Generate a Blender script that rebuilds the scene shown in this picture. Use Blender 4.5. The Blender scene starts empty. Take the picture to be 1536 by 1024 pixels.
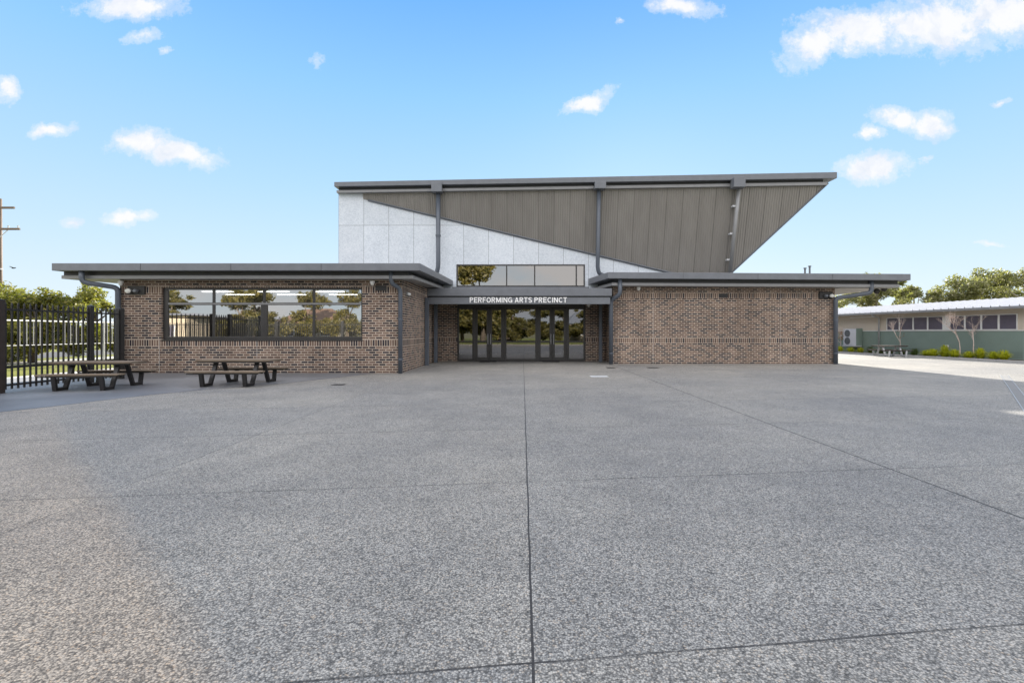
import bpy, math, random
from mathutils import Vector, Matrix
R = random.Random(7)
sc = bpy.context.scene
COL = sc.collection
F, H = 740.0, 1.45            # focal length in photo pixels, eye height

# ------------------------------------------------------------------ helpers
ORG = {}
def link(o, parent=None):
    COL.objects.link(o)
    if parent is not None:
        o.parent = parent
    return o
def tag(o, label=None, cat=None, group=None, kind=None):
    if label: o['label'] = label
    if cat: o['category'] = cat
    if group: o['group'] = group
    if kind: o['kind'] = kind
    return o
def thing(name, label, cat, loc=(0, 0, 0), rz=0.0, group=None, local=False):
    o = bpy.data.objects.new(name, None)
    o.empty_display_size = .2
    link(o); o.location = loc; o.rotation_euler = (0, 0, rz)
    ORG[o.name] = Vector((0, 0, 0)) if local else Vector(loc)
    return tag(o, label, cat, group)
def children(o): return [c for c in COL.objects if c.parent == o]
def copy_tree(o, parent=None):
    c = o.copy(); COL.objects.link(c)
    if parent is not None: c.parent = parent
    for ch in children(o): copy_tree(ch, c)
    return c

class MB:
    def __init__(s): s.v = []; s.f = []
    def add(s, vs, fs):
        n = len(s.v); s.v += [tuple(v) for v in vs]
        s.f += [tuple(i + n for i in f) for f in fs]
        return s
    def box(s, x0, x1, y0, y1, z0, z1):
        return s.add([(x0,y0,z0),(x1,y0,z0),(x1,y1,z0),(x0,y1,z0),(x0,y0,z1),(x1,y0,z1),(x1,y1,z1),(x0,y1,z1)],
              [(0,3,2,1),(4,5,6,7),(0,1,5,4),(1,2,6,5),(2,3,7,6),(3,0,4,7)])
    def prism(s, poly, z0, z1):       # poly: xy (or xyz0,z1 as functions)
        n = len(poly)
        a0 = [(p[0], p[1], z0(p) if callable(z0) else z0) for p in poly]
        a1 = [(p[0], p[1], z1(p) if callable(z1) else z1) for p in poly]
        fs = [tuple(reversed(range(n))), tuple(range(n, 2*n))]
        fs += [(i, (i+1) % n, n + (i+1) % n, n + i) for i in range(n)]
        return s.add(a0 + a1, fs)
    def tube(s, pts, r, n=10, cap=True):
        pts = [Vector(p) for p in pts]
        rs = r if isinstance(r, (list, tuple)) else [r]*len(pts)
        vs = []; up = None
        for i, p in enumerate(pts):
            a = pts[max(i-1, 0)]; b = pts[min(i+1, len(pts)-1)]
            t = (b - a).normalized()
            if up is None:
                up = Vector((0, 0, 1)) if abs(t.z) < .9 else Vector((1, 0, 0))
            u = up - t*up.dot(t)
            if u.length < 1e-4: u = t.orthogonal()
            u.normalize(); w = t.cross(u); up = u
            for k in range(n):
                an = 2*math.pi*k/n
                vs.append(p + (u*math.cos(an) + w*math.sin(an))*rs[i])
        fs = []
        for i in range(len(pts)-1):
            for k in range(n):
                fs.append((i*n+k, i*n+(k+1) % n, (i+1)*n+(k+1) % n, (i+1)*n+k))
        if cap:
            fs.append(tuple(reversed(range(n)))); m = (len(pts)-1)*n
            fs.append(tuple(range(m, m+n)))
        return s.add(vs, fs)
    def bar(s, pts, w, d):
        """flat bar swept along a polyline in the local y-z plane, w wide in plane, d wide along x"""
        for a, b in zip(pts[:-1], pts[1:]):
            a = Vector(a); b = Vector(b); t = (b-a).normalized(); nrm = Vector((0, -t.z, t.y))*(w/2)
            a2 = a - t*w*.45; b2 = b + t*w*.45
            vs = []
            for q in (a2, b2):
                for sx in (-d/2, d/2):
                    for sn in (-1, 1):
                        vs.append(q + Vector((sx, 0, 0)) + nrm*sn)
            s.add(vs, [(0,1,3,2),(4,6,7,5),(0,4,5,1),(2,3,7,6),(0,2,6,4),(1,5,7,3)])
        return s
    def sphere(s, c, rx, ry=None, rz=None, n=12, m=8):
        ry = ry or rx; rz = rz or rx
        vs = [(c[0], c[1], c[2]+rz)]
        for i in range(1, m):
            a = math.pi*i/m
            for k in range(n):
                b = 2*math.pi*k/n
                vs.append((c[0]+rx*math.sin(a)*math.cos(b), c[1]+ry*math.sin(a)*math.sin(b), c[2]+rz*math.cos(a)))
        vs.append((c[0], c[1], c[2]-rz)); L = len(vs)-1
        fs = [(0, 1+k, 1+(k+1) % n) for k in range(n)]
        for i in range(m-2):
            for k in range(n):
                fs.append((1+i*n+k, 1+(i+1)*n+k, 1+(i+1)*n+(k+1) % n, 1+i*n+(k+1) % n))
        fs += [(L, 1+(m-2)*n+(k+1) % n, 1+(m-2)*n+k) for k in range(n)]
        return s.add(vs, fs)
    def build(s, name, mat, parent=None, smooth=False, bevel=0.0, kind=None, loc=None, label=None):
        me = bpy.data.meshes.new(name)
        org = Vector((0, 0, 0))
        if parent is not None:
            org = ORG[parent.name]
        elif loc is not None:
            org = Vector(loc)
        me.from_pydata([(v[0]-org.x, v[1]-org.y, v[2]-org.z) for v in s.v], [], s.f)
        me.materials.append(mat)
        if smooth:
            me.shade_smooth() if hasattr(me, 'shade_smooth') else None
        o = bpy.data.objects.new(name, me)
        link(o, parent)
        if parent is None and loc is not None: o.location = loc
        ORG[o.name] = org
        if bevel:
            b = o.modifiers.new('bevel', 'BEVEL'); b.width = bevel; b.segments = 2; b.limit_method = 'ANGLE'
        if kind: o['kind'] = kind
        if label: o['label'] = label
        return o

def P(x, y, D):   # photo point at depth D
    return ((x-784)*D/F, D, H + (498-y)*D/F)

# ------------------------------------------------------------------ materials
class NT:
    def __init__(s, tree): s.t = tree; tree.nodes.clear()
    def n(s, typ, **kw):
        nd = s.t.nodes.new(typ)
        for k, v in kw.items():
            if k == 'ins':
                for a, b in v.items():
                    s.set(nd, a, b)
            else: setattr(nd, k, v)
        return nd
    def set(s, nd, a, b):
        sock = nd.inputs[a]
        if isinstance(b, bpy.types.NodeSocket): s.t.links.new(b, sock)
        elif isinstance(b, bpy.types.Node): s.t.links.new(b.outputs[0], sock)
        else:
            if isinstance(b, tuple) and len(b) == 3 and sock.type == 'RGBA': b = (*b, 1)
            sock.default_value = b
    def math(s, op, a, b=0.0, c=None, clamp=False):
        nd = s.n('ShaderNodeMath', operation=op, use_clamp=clamp)
        s.set(nd, 0, a); s.set(nd, 1, b)
        if c is not None: s.set(nd, 2, c)
        return nd.outputs[0]
    def mix(s, fac, a, b, blend='MIX'):
        nd = s.n('ShaderNodeMix', data_type='RGBA', blend_type=blend)
        s.set(nd, 0, fac); s.set(nd, 6, a); s.set(nd, 7, b)
        return nd.outputs[2]
    def ramp(s, fac, stops, interp='LINEAR'):
        nd = s.n('ShaderNodeValToRGB'); s.set(nd, 0, fac)
        cr = nd.color_ramp; cr.interpolation = interp
        while len(cr.elements) < len(stops): cr.elements.new(.5)
        for e, (p, c) in zip(cr.elements, stops):
            e.position = p; e.color = (*c, 1) if len(c) == 3 else c
        return nd.outputs[0]
    def noise(s, vec, scale, detail=3, rough=.55, out=0):
        nd = s.n('ShaderNodeTexNoise', ins={'Scale': scale, 'Detail': detail, 'Roughness': rough})
        if vec is not None: s.set(nd, 'Vector', vec)
        return nd.outputs[out]
    def bump(s, h, strength=.3, dist=.01):
        return s.n('ShaderNodeBump', ins={'Height': h, 'Strength': strength, 'Distance': dist}).outputs[0]
    def out(s, sh): s.t.links.new(sh, s.n('ShaderNodeOutputMaterial').inputs[0])
    def pbsdf(s, col, rough=.6, metal=0.0, normal=None, spec=.5):
        nd = s.n('ShaderNodeBsdfPrincipled', ins={'Base Color': col, 'Roughness': rough, 'Metallic': metal, 'Specular IOR Level': spec})
        if normal is not None: s.set(nd, 'Normal', normal)
        return nd.outputs[0]
def newmat(name):
    m = bpy.data.materials.new(name); m.use_nodes = True
    return m, NT(m.node_tree)
def g3(c): return (c, c, c)

def paint(name, col, rough=.5, var=.18, scale=3.0, metal=0.0, bump=.0, spec=.5):
    m, t = newmat(name)
    ob = t.n('ShaderNodeNewGeometry').outputs['Position']
    nz = t.noise(ob, scale, 5, .65)
    nf = t.noise(ob, scale*14, 3, .6)
    k = t.math('ADD', t.math('MULTIPLY', nz, .75), t.math('MULTIPLY', nf, .25))
    c = t.ramp(k, [(.3, tuple(x*(1-var) for x in col)), (.7, tuple(min(1, x*(1+var)) for x in col))])
    rr = t.math('ADD', rough-.08, t.math('MULTIPLY', nz, .16))
    nr = t.bump(nf, bump, .005) if bump else None
    t.out(t.pbsdf(c, rr, metal, nr, spec))
    return m

def brick_mat():
    m, t = newmat('brickwork')
    geo = t.n('ShaderNodeNewGeometry')
    ps = t.n('ShaderNodeSeparateXYZ', ins={0: geo.outputs['Position']}).outputs
    ns = t.n('ShaderNodeSeparateXYZ', ins={0: geo.outputs['True Normal']}).outputs
    side = t.math('GREATER_THAN', t.math('ABSOLUTE', ns[0]), .5)
    u = t.math('ADD', t.math('MULTIPLY', ps[0], t.math('SUBTRACT', 1, side)), t.math('MULTIPLY', ps[1], side))
    u = t.math('ADD', u, 100.0)
    z = ps[2]
    # soldier courses
    right = t.math('GREATER_THAN', ps[0], 3.3)
    def inb(a, b): return t.math('MULTIPLY', t.math('GREATER_THAN', z, a), t.math('LESS_THAN', z, b))
    b1 = inb(.946, 1.186)
    b2 = t.math('MULTIPLY', inb(2.82, 3.06), t.math('SUBTRACT', 1, right))
    b3 = t.math('MULTIPLY', inb(2.992, 3.232), right)
    band = t.math('MAXIMUM', b1, t.math('MAXIMUM', b2, b3))
    def bt(uu, vv, w, h, stag):
        row = t.math('FLOOR', t.math('DIVIDE', vv, h))
        us = t.math('DIVIDE', uu, w)
        if stag: us = t.math('ADD', us, t.math('MULTIPLY', t.math('MODULO', row, 2.0), .5))
        col = t.math('FLOOR', us)
        wn = t.n('ShaderNodeTexWhiteNoise', noise_dimensions='2D', ins={0: t.n('ShaderNodeCombineXYZ', ins={0: col, 1: row}).outputs[0]}).outputs[0]
        fu = t.math('FRACT', us); fv = t.math('FRACT', t.math('DIVIDE', vv, h))
        du = t.math('MULTIPLY', t.math('MINIMUM', fu, t.math('SUBTRACT', 1, fu)), w)
        dv = t.math('MULTIPLY', t.math('MINIMUM', fv, t.math('SUBTRACT', 1, fv)), h)
        m_ = t.ramp(t.math('MULTIPLY', t.math('MINIMUM', du, dv), 50.0), [(.42, g3(1)), (.54, g3(0))])
        return wn, m_
    A = bt(u, t.math('ADD', z, 8.6), .24, .086, True)
    z2 = t.math('ADD', t.math('SUBTRACT', z, .946), t.math('ADD', t.math('MULTIPLY', b2, -1.874), t.math('MULTIPLY', b3, -2.046)))
    B = bt(u, t.math('ADD', z2, 24.0), .086, .24, False)
    rnd = t.mix(band, A[0], B[0]); mor = t.n('ShaderNodeMix', data_type='FLOAT', ins={0: band, 2: A[1], 3: B[1]}).outputs[0]
    c = t.ramp(rnd, [(.0, (.026, .026, .034)), (.20, (.046, .042, .05)), (.30, (.085, .06, .055)), (.48, (.145, .092, .07)), (.68, (.205, .135, .10)), (.88, (.26, .178, .135)), (1, (.16, .105, .082))])
    pos = geo.outputs['Position']
    n1 = t.noise(pos, 55, 4, .7)
    c = t.mix(t.math('MULTIPLY', n1, .45), c, (.06, .045, .042), 'MIX')
    n2 = t.noise(pos, .55, 4, .6)
    mcol = t.ramp(t.noise(pos, 6, 3), [(.3, (.50, .42, .335)), (.7, (.62, .53, .435))])
    c = t.mix(mor, c, mcol)
    c = t.mix(1.0, c, t.ramp(n2, [(.3, g3(.78)), (.7, g3(1.08))]), 'MULTIPLY')
    vs_ = t.noise(t.n('ShaderNodeMapping', ins={'Vector': pos, 'Scale': (2.2, 2.2, .22)}).outputs[0], 1.0, 4, .6)
    c = t.mix(1.0, c, t.ramp(vs_, [(.3, (.80, .79, .79)), (.6, g3(1.05)), (.75, (1.16, 1.14, 1.10))]), 'MULTIPLY')
    # splash dirt along the base of the wall
    low = t.math('MULTIPLY', t.math('SUBTRACT', .35, z, clamp=True), t.noise(pos, 2.2, 4), clamp=True)
    c = t.mix(low, c, (.10, .085, .07))
    h = t.math('ADD', t.math('MULTIPLY', mor, -1), t.math('MULTIPLY', n1, .35))
    t.out(t.pbsdf(c, .85, 0, t.bump(h, .55, .006), .25))
    return m

def aggregate_mat():
    m, t = newmat('exposed_aggregate')
    pos = t.n('ShaderNodeNewGeometry').outputs['Position']
    s = t.n('ShaderNodeSeparateXYZ', ins={0: pos}).outputs
    v1 = t.n('ShaderNodeTexVoronoi', feature='F1', ins={'Vector': pos, 'Scale': 104.0, 'Randomness': 1.0})
    v2 = t.n('ShaderNodeTexVoronoi', feature='F1', ins={'Vector': pos, 'Scale': 165.0, 'Randomness': 1.0})
    v3 = t.n('ShaderNodeTexVoronoi', feature='F1', ins={'Vector': pos, 'Scale': 40.0, 'Randomness': 1.0})
    r1 = t.n('ShaderNodeSeparateColor', ins={0: v1.outputs['Color']}).outputs
    r2 = t.n('ShaderNodeSeparateColor', ins={0: v2.outputs['Color']}).outputs
    r3 = t.n('ShaderNodeSeparateColor', ins={0: v3.outputs['Color']}).outputs
    st = t.ramp(r1[0], [(0, (.07, .072, .075)), (.22, (.15, .154, .157)), (.45, (.30, .31, .32)), (.72, (.46, .465, .465)), (.9, (.60, .595, .58)), (1, (.50, .42, .34))])
    st2 = t.ramp(r2[1], [(0, (.12, .12, .125)), (.5, (.36, .365, .37)), (1, (.60, .60, .59))])
    st3 = t.ramp(r3[0], [(0, (.10, .105, .11)), (.5, (.34, .345, .35)), (1, (.56, .56, .55))])
    c = t.mix(.25, st, st2)
    c = t.mix(.18, c, st3)
    edge = t.ramp(v1.outputs['Distance'], [(.35, g3(1.08)), (.75, g3(.42))])
    c = t.mix(1.0, c, edge, 'MULTIPLY')
    big = t.noise(pos, .35, 5, .62); mid = t.noise(pos, 1.7, 4, .6)
    c = t.mix(1.0, c, t.ramp(big, [(.32, (.80, .81, .83)), (.68, (1.13, 1.12, 1.09))]), 'MULTIPLY')
    c = t.mix(1.0, c, t.ramp(mid, [(.25, g3(.88)), (.75, g3(1.10))]), 'MULTIPLY')
    spot = t.ramp(t.noise(pos, 2.8, 2, .5), [(.70, g3(0)), (.78, g3(1))])
    c = t.mix(t.math('MULTIPLY', spot, .30), c, (.17, .165, .15))
    # saw-cut joints
    w = t.math('MULTIPLY', t.math('SUBTRACT', t.noise(pos, 1.3, 2), .5), .02)
    x = t.math('ADD', s[0], w)
    def line(d, hw): return t.math('LESS_THAN', t.math('ABSOLUTE', d), hw)
    ym = t.math('ADD', t.math('SUBTRACT', s[1], t.math('MULTIPLY', s[0], .118)), w)
    J = [line(t.math('SUBTRACT', x, .045), .0066), line(t.math('SUBTRACT', x, 3.9), .0115)]
    f = [line(t.math('SUBTRACT', x, -3.75), .005), line(t.math('SUBTRACT', x, 7.8), .005), line(t.math('SUBTRACT', x, -7.6), .004)]
    yy = t.math('SUBTRACT', t.math('MODULO', t.math('ADD', ym, 25.35), 2.62), 1.31)
    f.append(line(yy, .0066))
    jm = t.math('MAXIMUM', J[0], J[1])
    fm = t.math('MAXIMUM', t.math('MAXIMUM', f[0], f[1]), t.math('MAXIMUM', f[2], f[3]))
    fm = t.math('MULTIPLY', fm, t.ramp(t.noise(pos, .9, 3), [(.38, g3(.45)), (.60, g3(1))]))
    jj = t.math('MAXIMUM', t.math('MULTIPLY', jm, .93), fm)
    c = t.mix(jj, c, (.03, .03, .032))
    sx_ = t.math('ADD', t.math('ADD', t.math('GREATER_THAN', s[0], .045), t.math('GREATER_THAN', s[0], 3.9)), t.math('ADD', t.math('GREATER_THAN', s[0], -3.75), t.math('GREATER_THAN', s[0], 7.8)))
    sy_ = t.math('FLOOR', t.math('DIVIDE', t.math('ADD', ym, 24.04), 2.62))
    slab = t.n('ShaderNodeTexWhiteNoise', noise_dimensions='2D', ins={0: t.n('ShaderNodeCombineXYZ', ins={0: sx_, 1: sy_}).outputs[0]}).outputs[0]
    c = t.mix(1.0, c, t.ramp(slab, [(0, (.93, .94, .955)), (1, (1.05, 1.04, 1.02))]), 'MULTIPLY')
    # warm lens-flare glow on the near left, painted into the paving colour
    flare_side = t.math('ADD', t.math('ADD', s[0], t.math('MULTIPLY', s[1], 1.05)), t.math('MULTIPLY', t.math('SUBTRACT', t.noise(pos, 1.1, 4), .5), .5))
    flare_mask = t.ramp(t.math('MULTIPLY', t.math('SUBTRACT', 1.05, flare_side), 1.0), [(0, g3(0)), (.35, g3(1))])
    flare_mask = t.math('MULTIPLY', flare_mask, t.ramp(t.math('DIVIDE', s[1], 10.0), [(.2, g3(1)), (.8, g3(.35))]))
    c = t.mix(flare_mask, c, t.mix(1.0, c, (1.24, 1.11, .98), 'MULTIPLY'))
    # scuffs and old spills
    sc1 = t.ramp(t.noise(t.n('ShaderNodeMapping', ins={'Vector': pos, 'Scale': (1.0, .45, 1), 'Rotation': (0, 0, .6)}).outputs[0], .8, 5, .7), [(.56, g3(0)), (.68, g3(1))])
    c = t.mix(t.math('MULTIPLY', sc1, .38), c, t.mix(1.0, c, (.66, .67, .68), 'MULTIPLY'))
    c = t.mix(1.0, c, (.80, .765, .705), 'MULTIPLY')
    h = t.math('SUBTRACT', t.math('MULTIPLY', v1.outputs['Distance'], -1.0), t.math('MULTIPLY', jj, 2.0))
    t.out(t.pbsdf(c, .72, 0, t.bump(h, .35, .004), .35))
    return m

def concrete_mat(name, c0, c1, rough=.5, scale=1.0):
    m, t = newmat(name)
    pos = t.n('ShaderNodeNewGeometry').outputs['Position']
    a = t.noise(pos, .6*scale, 6, .65); b = t.noise(pos, 30*scale, 4, .7)
    k = t.math('ADD', t.math('MULTIPLY', a, .7), t.math('MULTIPLY', b, .3))
    c = t.ramp(k, [(.32, c0), (.68, c1)])
    r = t.math('ADD', rough-.1, t.math('MULTIPLY', a, .25))
    t.out(t.pbsdf(c, r, 0, t.bump(b, .12, .004), .5))
    return m

def panel_mat():
    m, t = newmat('fibre_cement_panels')
    pos = t.n('ShaderNodeNewGeometry').outputs['Position']
    s = t.n('ShaderNodeSeparateXYZ', ins={0: pos}).outputs
    sp = t.noise(pos, 14, 5, .75); big = t.noise(pos, .8, 3)
    k = t.math('ADD', t.math('MULTIPLY', sp, .75), t.math('MULTIPLY', big, .25))
    c = t.ramp(k, [(.36, (.50, .545, .59)), (.5, (.62, .665, .71)), (.66, (.72, .755, .79))])
    xm = t.math('ABSOLUTE', t.math('SUBTRACT', t.math('MODULO', t.math('ADD', s[0], 7.925+12.45+.6225), 1.245), .6225))
    j = t.math('MAXIMUM', t.math('LESS_THAN', xm, .011), t.math('LESS_THAN', t.math('ABSOLUTE', t.math('SUBTRACT', s[2], 6.77)), .011))
    # each sheet a touch different
    ix = t.math('FLOOR', t.math('DIVIDE', t.math('ADD', s[0], 7.925+12.45), 1.245))
    iz = t.math('GREATER_THAN', s[2], 6.77)
    wn = t.n('ShaderNodeTexWhiteNoise', noise_dimensions='2D', ins={0: t.n('ShaderNodeCombineXYZ', ins={0: ix, 1: iz}).outputs[0]}).outputs[0]
    c = t.mix(1.0, c, t.ramp(wn, [(0, g3(.95)), (1, g3(1.04))]), 'MULTIPLY')
    c = t.mix(t.math('MULTIPLY', j, .62), c, (.12, .13, .14))
    h = t.math('SUBTRACT', t.math('MULTIPLY', sp, .3), j)
    t.out(t.pbsdf(c, .75, 0, t.bump(h, .3, .004), .3))
    return m

def cladding_mat():
    m, t = newmat('ribbed_metal_sheet')
    pos = t.n('ShaderNodeNewGeometry').outputs['Position']
    s = t.n('ShaderNodeSeparateXYZ', ins={0: pos}).outputs
    ix = t.math('FLOOR', t.math('DIVIDE', s[0], .77))
    wn = t.n('ShaderNodeTexWhiteNoise', noise_dimensions='1D', ins={'W': ix}).outputs[0]
    st = t.n('ShaderNodeMapping', ins={'Vector': pos, 'Scale': (2.5, 2.5, .5)}).outputs[0]
    n = t.noise(st, 1.0, 3, .5)
    fx = t.math('FRACT', t.math('DIVIDE', s[0], .77)); seam = t.math('LESS_THAN', fx, .035)
    c = t.ramp(n, [(.3, (.245, .232, .214)), (.7, (.285, .27, .25))])
    c = t.mix(1.0, c, t.ramp(wn, [(0, g3(.93)), (1, g3(1.06))]), 'MULTIPLY')
    c = t.mix(t.math('MULTIPLY', seam, .5), c, (.08, .075, .07))
    t.out(t.pbsdf(c, .38, .1, None, .5))
    return m

def glass_mat(name, refl, tint, trans):
    m, t = newmat(name)
    pos = t.n('ShaderNodeNewGeometry').outputs['Position']
    nr = t.bump(t.noise(pos, 1.1, 2, .4), .03, .02)
    fr = t.n('ShaderNodeFresnel', ins={'IOR': 1.5, 'Normal': nr}).outputs[0]
    fac = t.math('ADD', refl, fr, clamp=True)
    gl = t.n('ShaderNodeBsdfGlossy', ins={'Color': tint, 'Roughness': .012, 'Normal': nr}).outputs[0]
    tr = t.n('ShaderNodeBsdfTransparent', ins={'Color': trans}).outputs[0]
    mx = t.n('ShaderNodeMixShader', ins={0: fac, 1: tr, 2: gl}).outputs[0]
    t.out(mx)
    return m

def leaf_mat(name, cols, trans=.45):
    m, t = newmat(name)
    rnd = t.n('ShaderNodeNewGeometry').outputs['Random Per Island']
    pos = t.n('ShaderNodeNewGeometry').outputs['Position']
    n = t.noise(pos, .8, 3)
    k = t.math('ADD', t.math('MULTIPLY', rnd, .65), t.math('MULTIPLY', n, .35))
    c = t.ramp(k, [(.1 + .8*i/(len(cols)-1), c) for i, c in enumerate(cols)])
    d = t.pbsdf(c, .5, 0, None, .45)
    tr = t.n('ShaderNodeBsdfTranslucent', ins={'Color': t.mix(.5, c, (.30, .34, .03))}).outputs[0]
    t.out(t.n('ShaderNodeMixShader', ins={0: trans, 1: d, 2: tr}).outputs[0])
    return m

def wood_mat(name, c0, c1, axis=0):
    m, t = newmat(name)
    co = t.n('ShaderNodeTexCoord').outputs['Object']
    sca = [14, 14, 14]; sca[axis] = .8
    mp = t.n('ShaderNodeMapping', ins={'Vector': co, 'Scale': tuple(sca)}).outputs[0]
    n = t.noise(mp, 1.6, 6, .7); b = t.noise(co, 1.2, 2)
    k = t.math('ADD', t.math('MULTIPLY', n, .7), t.math('MULTIPLY', b, .3))
    c = t.ramp(k, [(.3, c0), (.7, c1)])
    t.out(t.pbsdf(c, .7, 0, t.bump(n, .25, .003), .3))
    return m

def emit_mat(name, col, st):
    m, t = newmat(name)
    e = t.n('ShaderNodeEmission', ins={'Color': col, 'Strength': st}).outputs[0]
    t.out(e); return m

def ground_mat(name, stops, scale):
    m, t = newmat(name)
    pos = t.n('ShaderNodeNewGeometry').outputs['Position']
    a = t.noise(pos, scale, 6, .7); b = t.noise(pos, scale*30, 3, .7)
    k = t.math('ADD', t.math('MULTIPLY', a, .6), t.math('MULTIPLY', b, .4))
    c = t.ramp(k, stops)
    t.out(t.pbsdf(c, .9, 0, t.bump(b, .6, .03), .2))
    return m

M = {}
M['brick'] = brick_mat()
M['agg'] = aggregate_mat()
M['smooth'] = concrete_mat('smooth_dark_concrete', (.085, .09, .10), (.165, .172, .185), .42)
M['path'] = concrete_mat('pale_concrete', (.42, .41, .38), (.55, .54, .51), .8)
M['path2'] = concrete_mat('grey_drain_concrete', (.13, .13, .128), (.19, .188, .182), .8)
M['panel'] = panel_mat()
M['clad'] = cladding_mat()
M['steel'] = paint('grey_painted_steel', (.145, .155, .172), .42, .14)
M['steel_light'] = paint('grey_painted_gutter', (.25, .252, .255), .4, .12)
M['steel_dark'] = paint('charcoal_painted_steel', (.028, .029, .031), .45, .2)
M['pipe'] = paint('blue_grey_downpipe', (.082, .096, .118), .38, .14)
M['soffit'] = paint('pale_soffit_lining', (.46, .44, .41), .6, .08)
M['alum'] = paint('dark_bronze_aluminium', (.036, .034, .033), .35, .2)
M['alum_grey'] = paint('grey_aluminium', (.22, .22, .22), .35, .15)
M['glass'] = glass_mat('mirror_tint_glass', .50, (.93, .91, .89), (.40, .41, .42))
M['glass_door'] = glass_mat('tinted_door_glass', .20, (.92, .93, .97), (.25, .27, .32))
M['glass_up'] = glass_mat('upper_window_glass', .42, (.92, .90, .88), (.35, .36, .37))
M['inside'] = paint('interior_plaster', (.20, .19, .18), .8, .1)
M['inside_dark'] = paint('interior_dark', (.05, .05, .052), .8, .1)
M['ceil'] = paint('interior_ceiling', (.5, .5, .49), .8, .05)
M['tube_lamp'] = emit_mat('fluorescent_tube', (1, .98, .93), 2.4)
M['white'] = paint('white_painted', (.72, .72, .70), .5, .06)
M['letter'] = paint('white_letters', (.85, .85, .84), .5, .03)
M['lens'] = paint('pale_lamp_lens', (.62, .62, .58), .2, .08)
M['black'] = paint('black_powdercoat', (.014, .013, .013), .45, .3)
M['black_brown'] = paint('black_brown_post', (.026, .017, .013), .5, .3)
M['timber'] = wood_mat('weathered_timber', (.085, .063, .045), (.20, .155, .11))
M['timber_dark'] = wood_mat('dark_timber', (.04, .03, .024), (.09, .07, .055))
M['galv'] = paint('galvanised_steel', (.50, .51, .52), .45, .12)
M['rubber'] = paint('black_rubber', (.012, .012, .013), .85, .2)
M['pole'] = wood_mat('pole_timber', (.10, .07, .05), (.20, .15, .11), 2)
M['bark'] = paint('tree_bark', (.13, .10, .075), .9, .35, 6, bump=.5)
M['gumbark'] = paint('pale_gum_bark', (.42, .38, .33), .8, .25, 3, bump=.3)
M['twig'] = paint('bare_twigs', (.52, .42, .36), .8, .2, 8)
M['leaf_y'] = leaf_mat('yellow_green_leaves', [(.035, .042, .016), (.10, .11, .028), (.23, .215, .045), (.40, .34, .09)])
M['leaf_g'] = leaf_mat('gum_leaves', [(.07, .075, .04), (.17, .17, .08), (.30, .28, .15), (.44, .40, .26)], .5)
M['leaf_b'] = leaf_mat('golden_leaves', [(.03, .035, .012), (.09, .08, .025), (.16, .13, .035), (.21, .17, .05)], .3)
M['leaf_l'] = leaf_mat('strap_leaves', [(.20, .26, .012), (.44, .48, .016), (.64, .63, .03), (.76, .70, .09)], .5)
M['leaf_d'] = leaf_mat('dark_strap_leaves', [(.02, .035, .015), (.05, .085, .03), (.11, .15, .04)], .4)
M['leaf_r'] = leaf_mat('russet_leaves', [(.20, .06, .03), (.34, .12, .06), (.42, .22, .10)], .4)
M['cream'] = paint('cream_weatherboard', (.56, .49, .40), .7, .06)
M['green'] = paint('green_wall_paint', (.20, .262, .225), .7, .07, 1.5)
M['roofw'] = paint('white_metal_roof', (.50, .51, .53), .4, .05)
M['blind'] = paint('purple_grey_screen', (.105, .095, .125), .35, .18, 2)
M['fan'] = paint('fan_grille', (.10, .11, .12), .5, .2)
M['acwhite'] = paint('air_unit_casing', (.55, .56, .60), .5, .05)
M['grass'] = ground_mat('sunny_lawn', [(.3, (.07, .085, .02)), (.5, (.15, .16, .03)), (.7, (.26, .25, .05))], .9)
M['far'] = ground_mat('dry_ground', [(.3, (.07, .08, .03)), (.5, (.14, .13, .06)), (.7, (.22, .20, .10))], .05)
M['soil'] = ground_mat('mulch', [(.3, (.03, .022, .016)), (.5, (.07, .05, .035)), (.7, (.13, .10, .07))], 3)
M['road'] = concrete_mat('asphalt', (.045, .045, .047), (.075, .075, .075), .85)
M['tile'] = paint('terracotta_roof', (.15, .088, .055), .8, .2, 5)
M['house'] = paint('house_render', (.50, .42, .31), .8, .1)
M['redbrick'] = paint('orange_brick', (.36, .15, .07), .85, .2, 6)

# ------------------------------------------------------------------ world
SUN = Vector((.68, 3.15, 1.0)).normalized()
elev = math.asin(SUN.z); azim = math.atan2(SUN.x, SUN.y)
EXPO = 1.5
K = 1/2**EXPO
w = bpy.data.worlds.new('World'); sc.world = w; w.use_nodes = True
t = NT(w.node_tree)
gen = t.n('ShaderNodeTexCoord').outputs['Generated']
d = t.n('ShaderNodeSeparateXYZ', ins={0: gen}).outputs
sky = t.n('ShaderNodeTexSky', sky_type='NISHITA', sun_disc=False, sun_elevation=elev, sun_rotation=azim, air_density=1.0, dust_density=.25, ozone_density=2.0)
grad = t.ramp(d[2], [(0, (.82, .92, 1.0)), (.07, (.74, .88, 1.02)), (.15, (.63, .835, 1.03)), (.26, (.49, .76, 1.04)), (.425, (.31, .64, 1.05)), (.56, (.18, .49, 1.05)), (1, (.12, .38, .95))])
yy = t.math('MAXIMUM', d[1], .05)
uv = t.n('ShaderNodeCombineXYZ', ins={0: t.math('DIVIDE', d[0], yy), 1: t.math('DIVIDE', d[2], yy)}).outputs[0]
wn = t.noise(uv, 9.0, 5, .62, out=1)
wrp = t.n('ShaderNodeVectorMath', operation='MULTIPLY_ADD', ins={0: wn, 1: (.115, .07, 0), 2: uv}).outputs[0]
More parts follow.
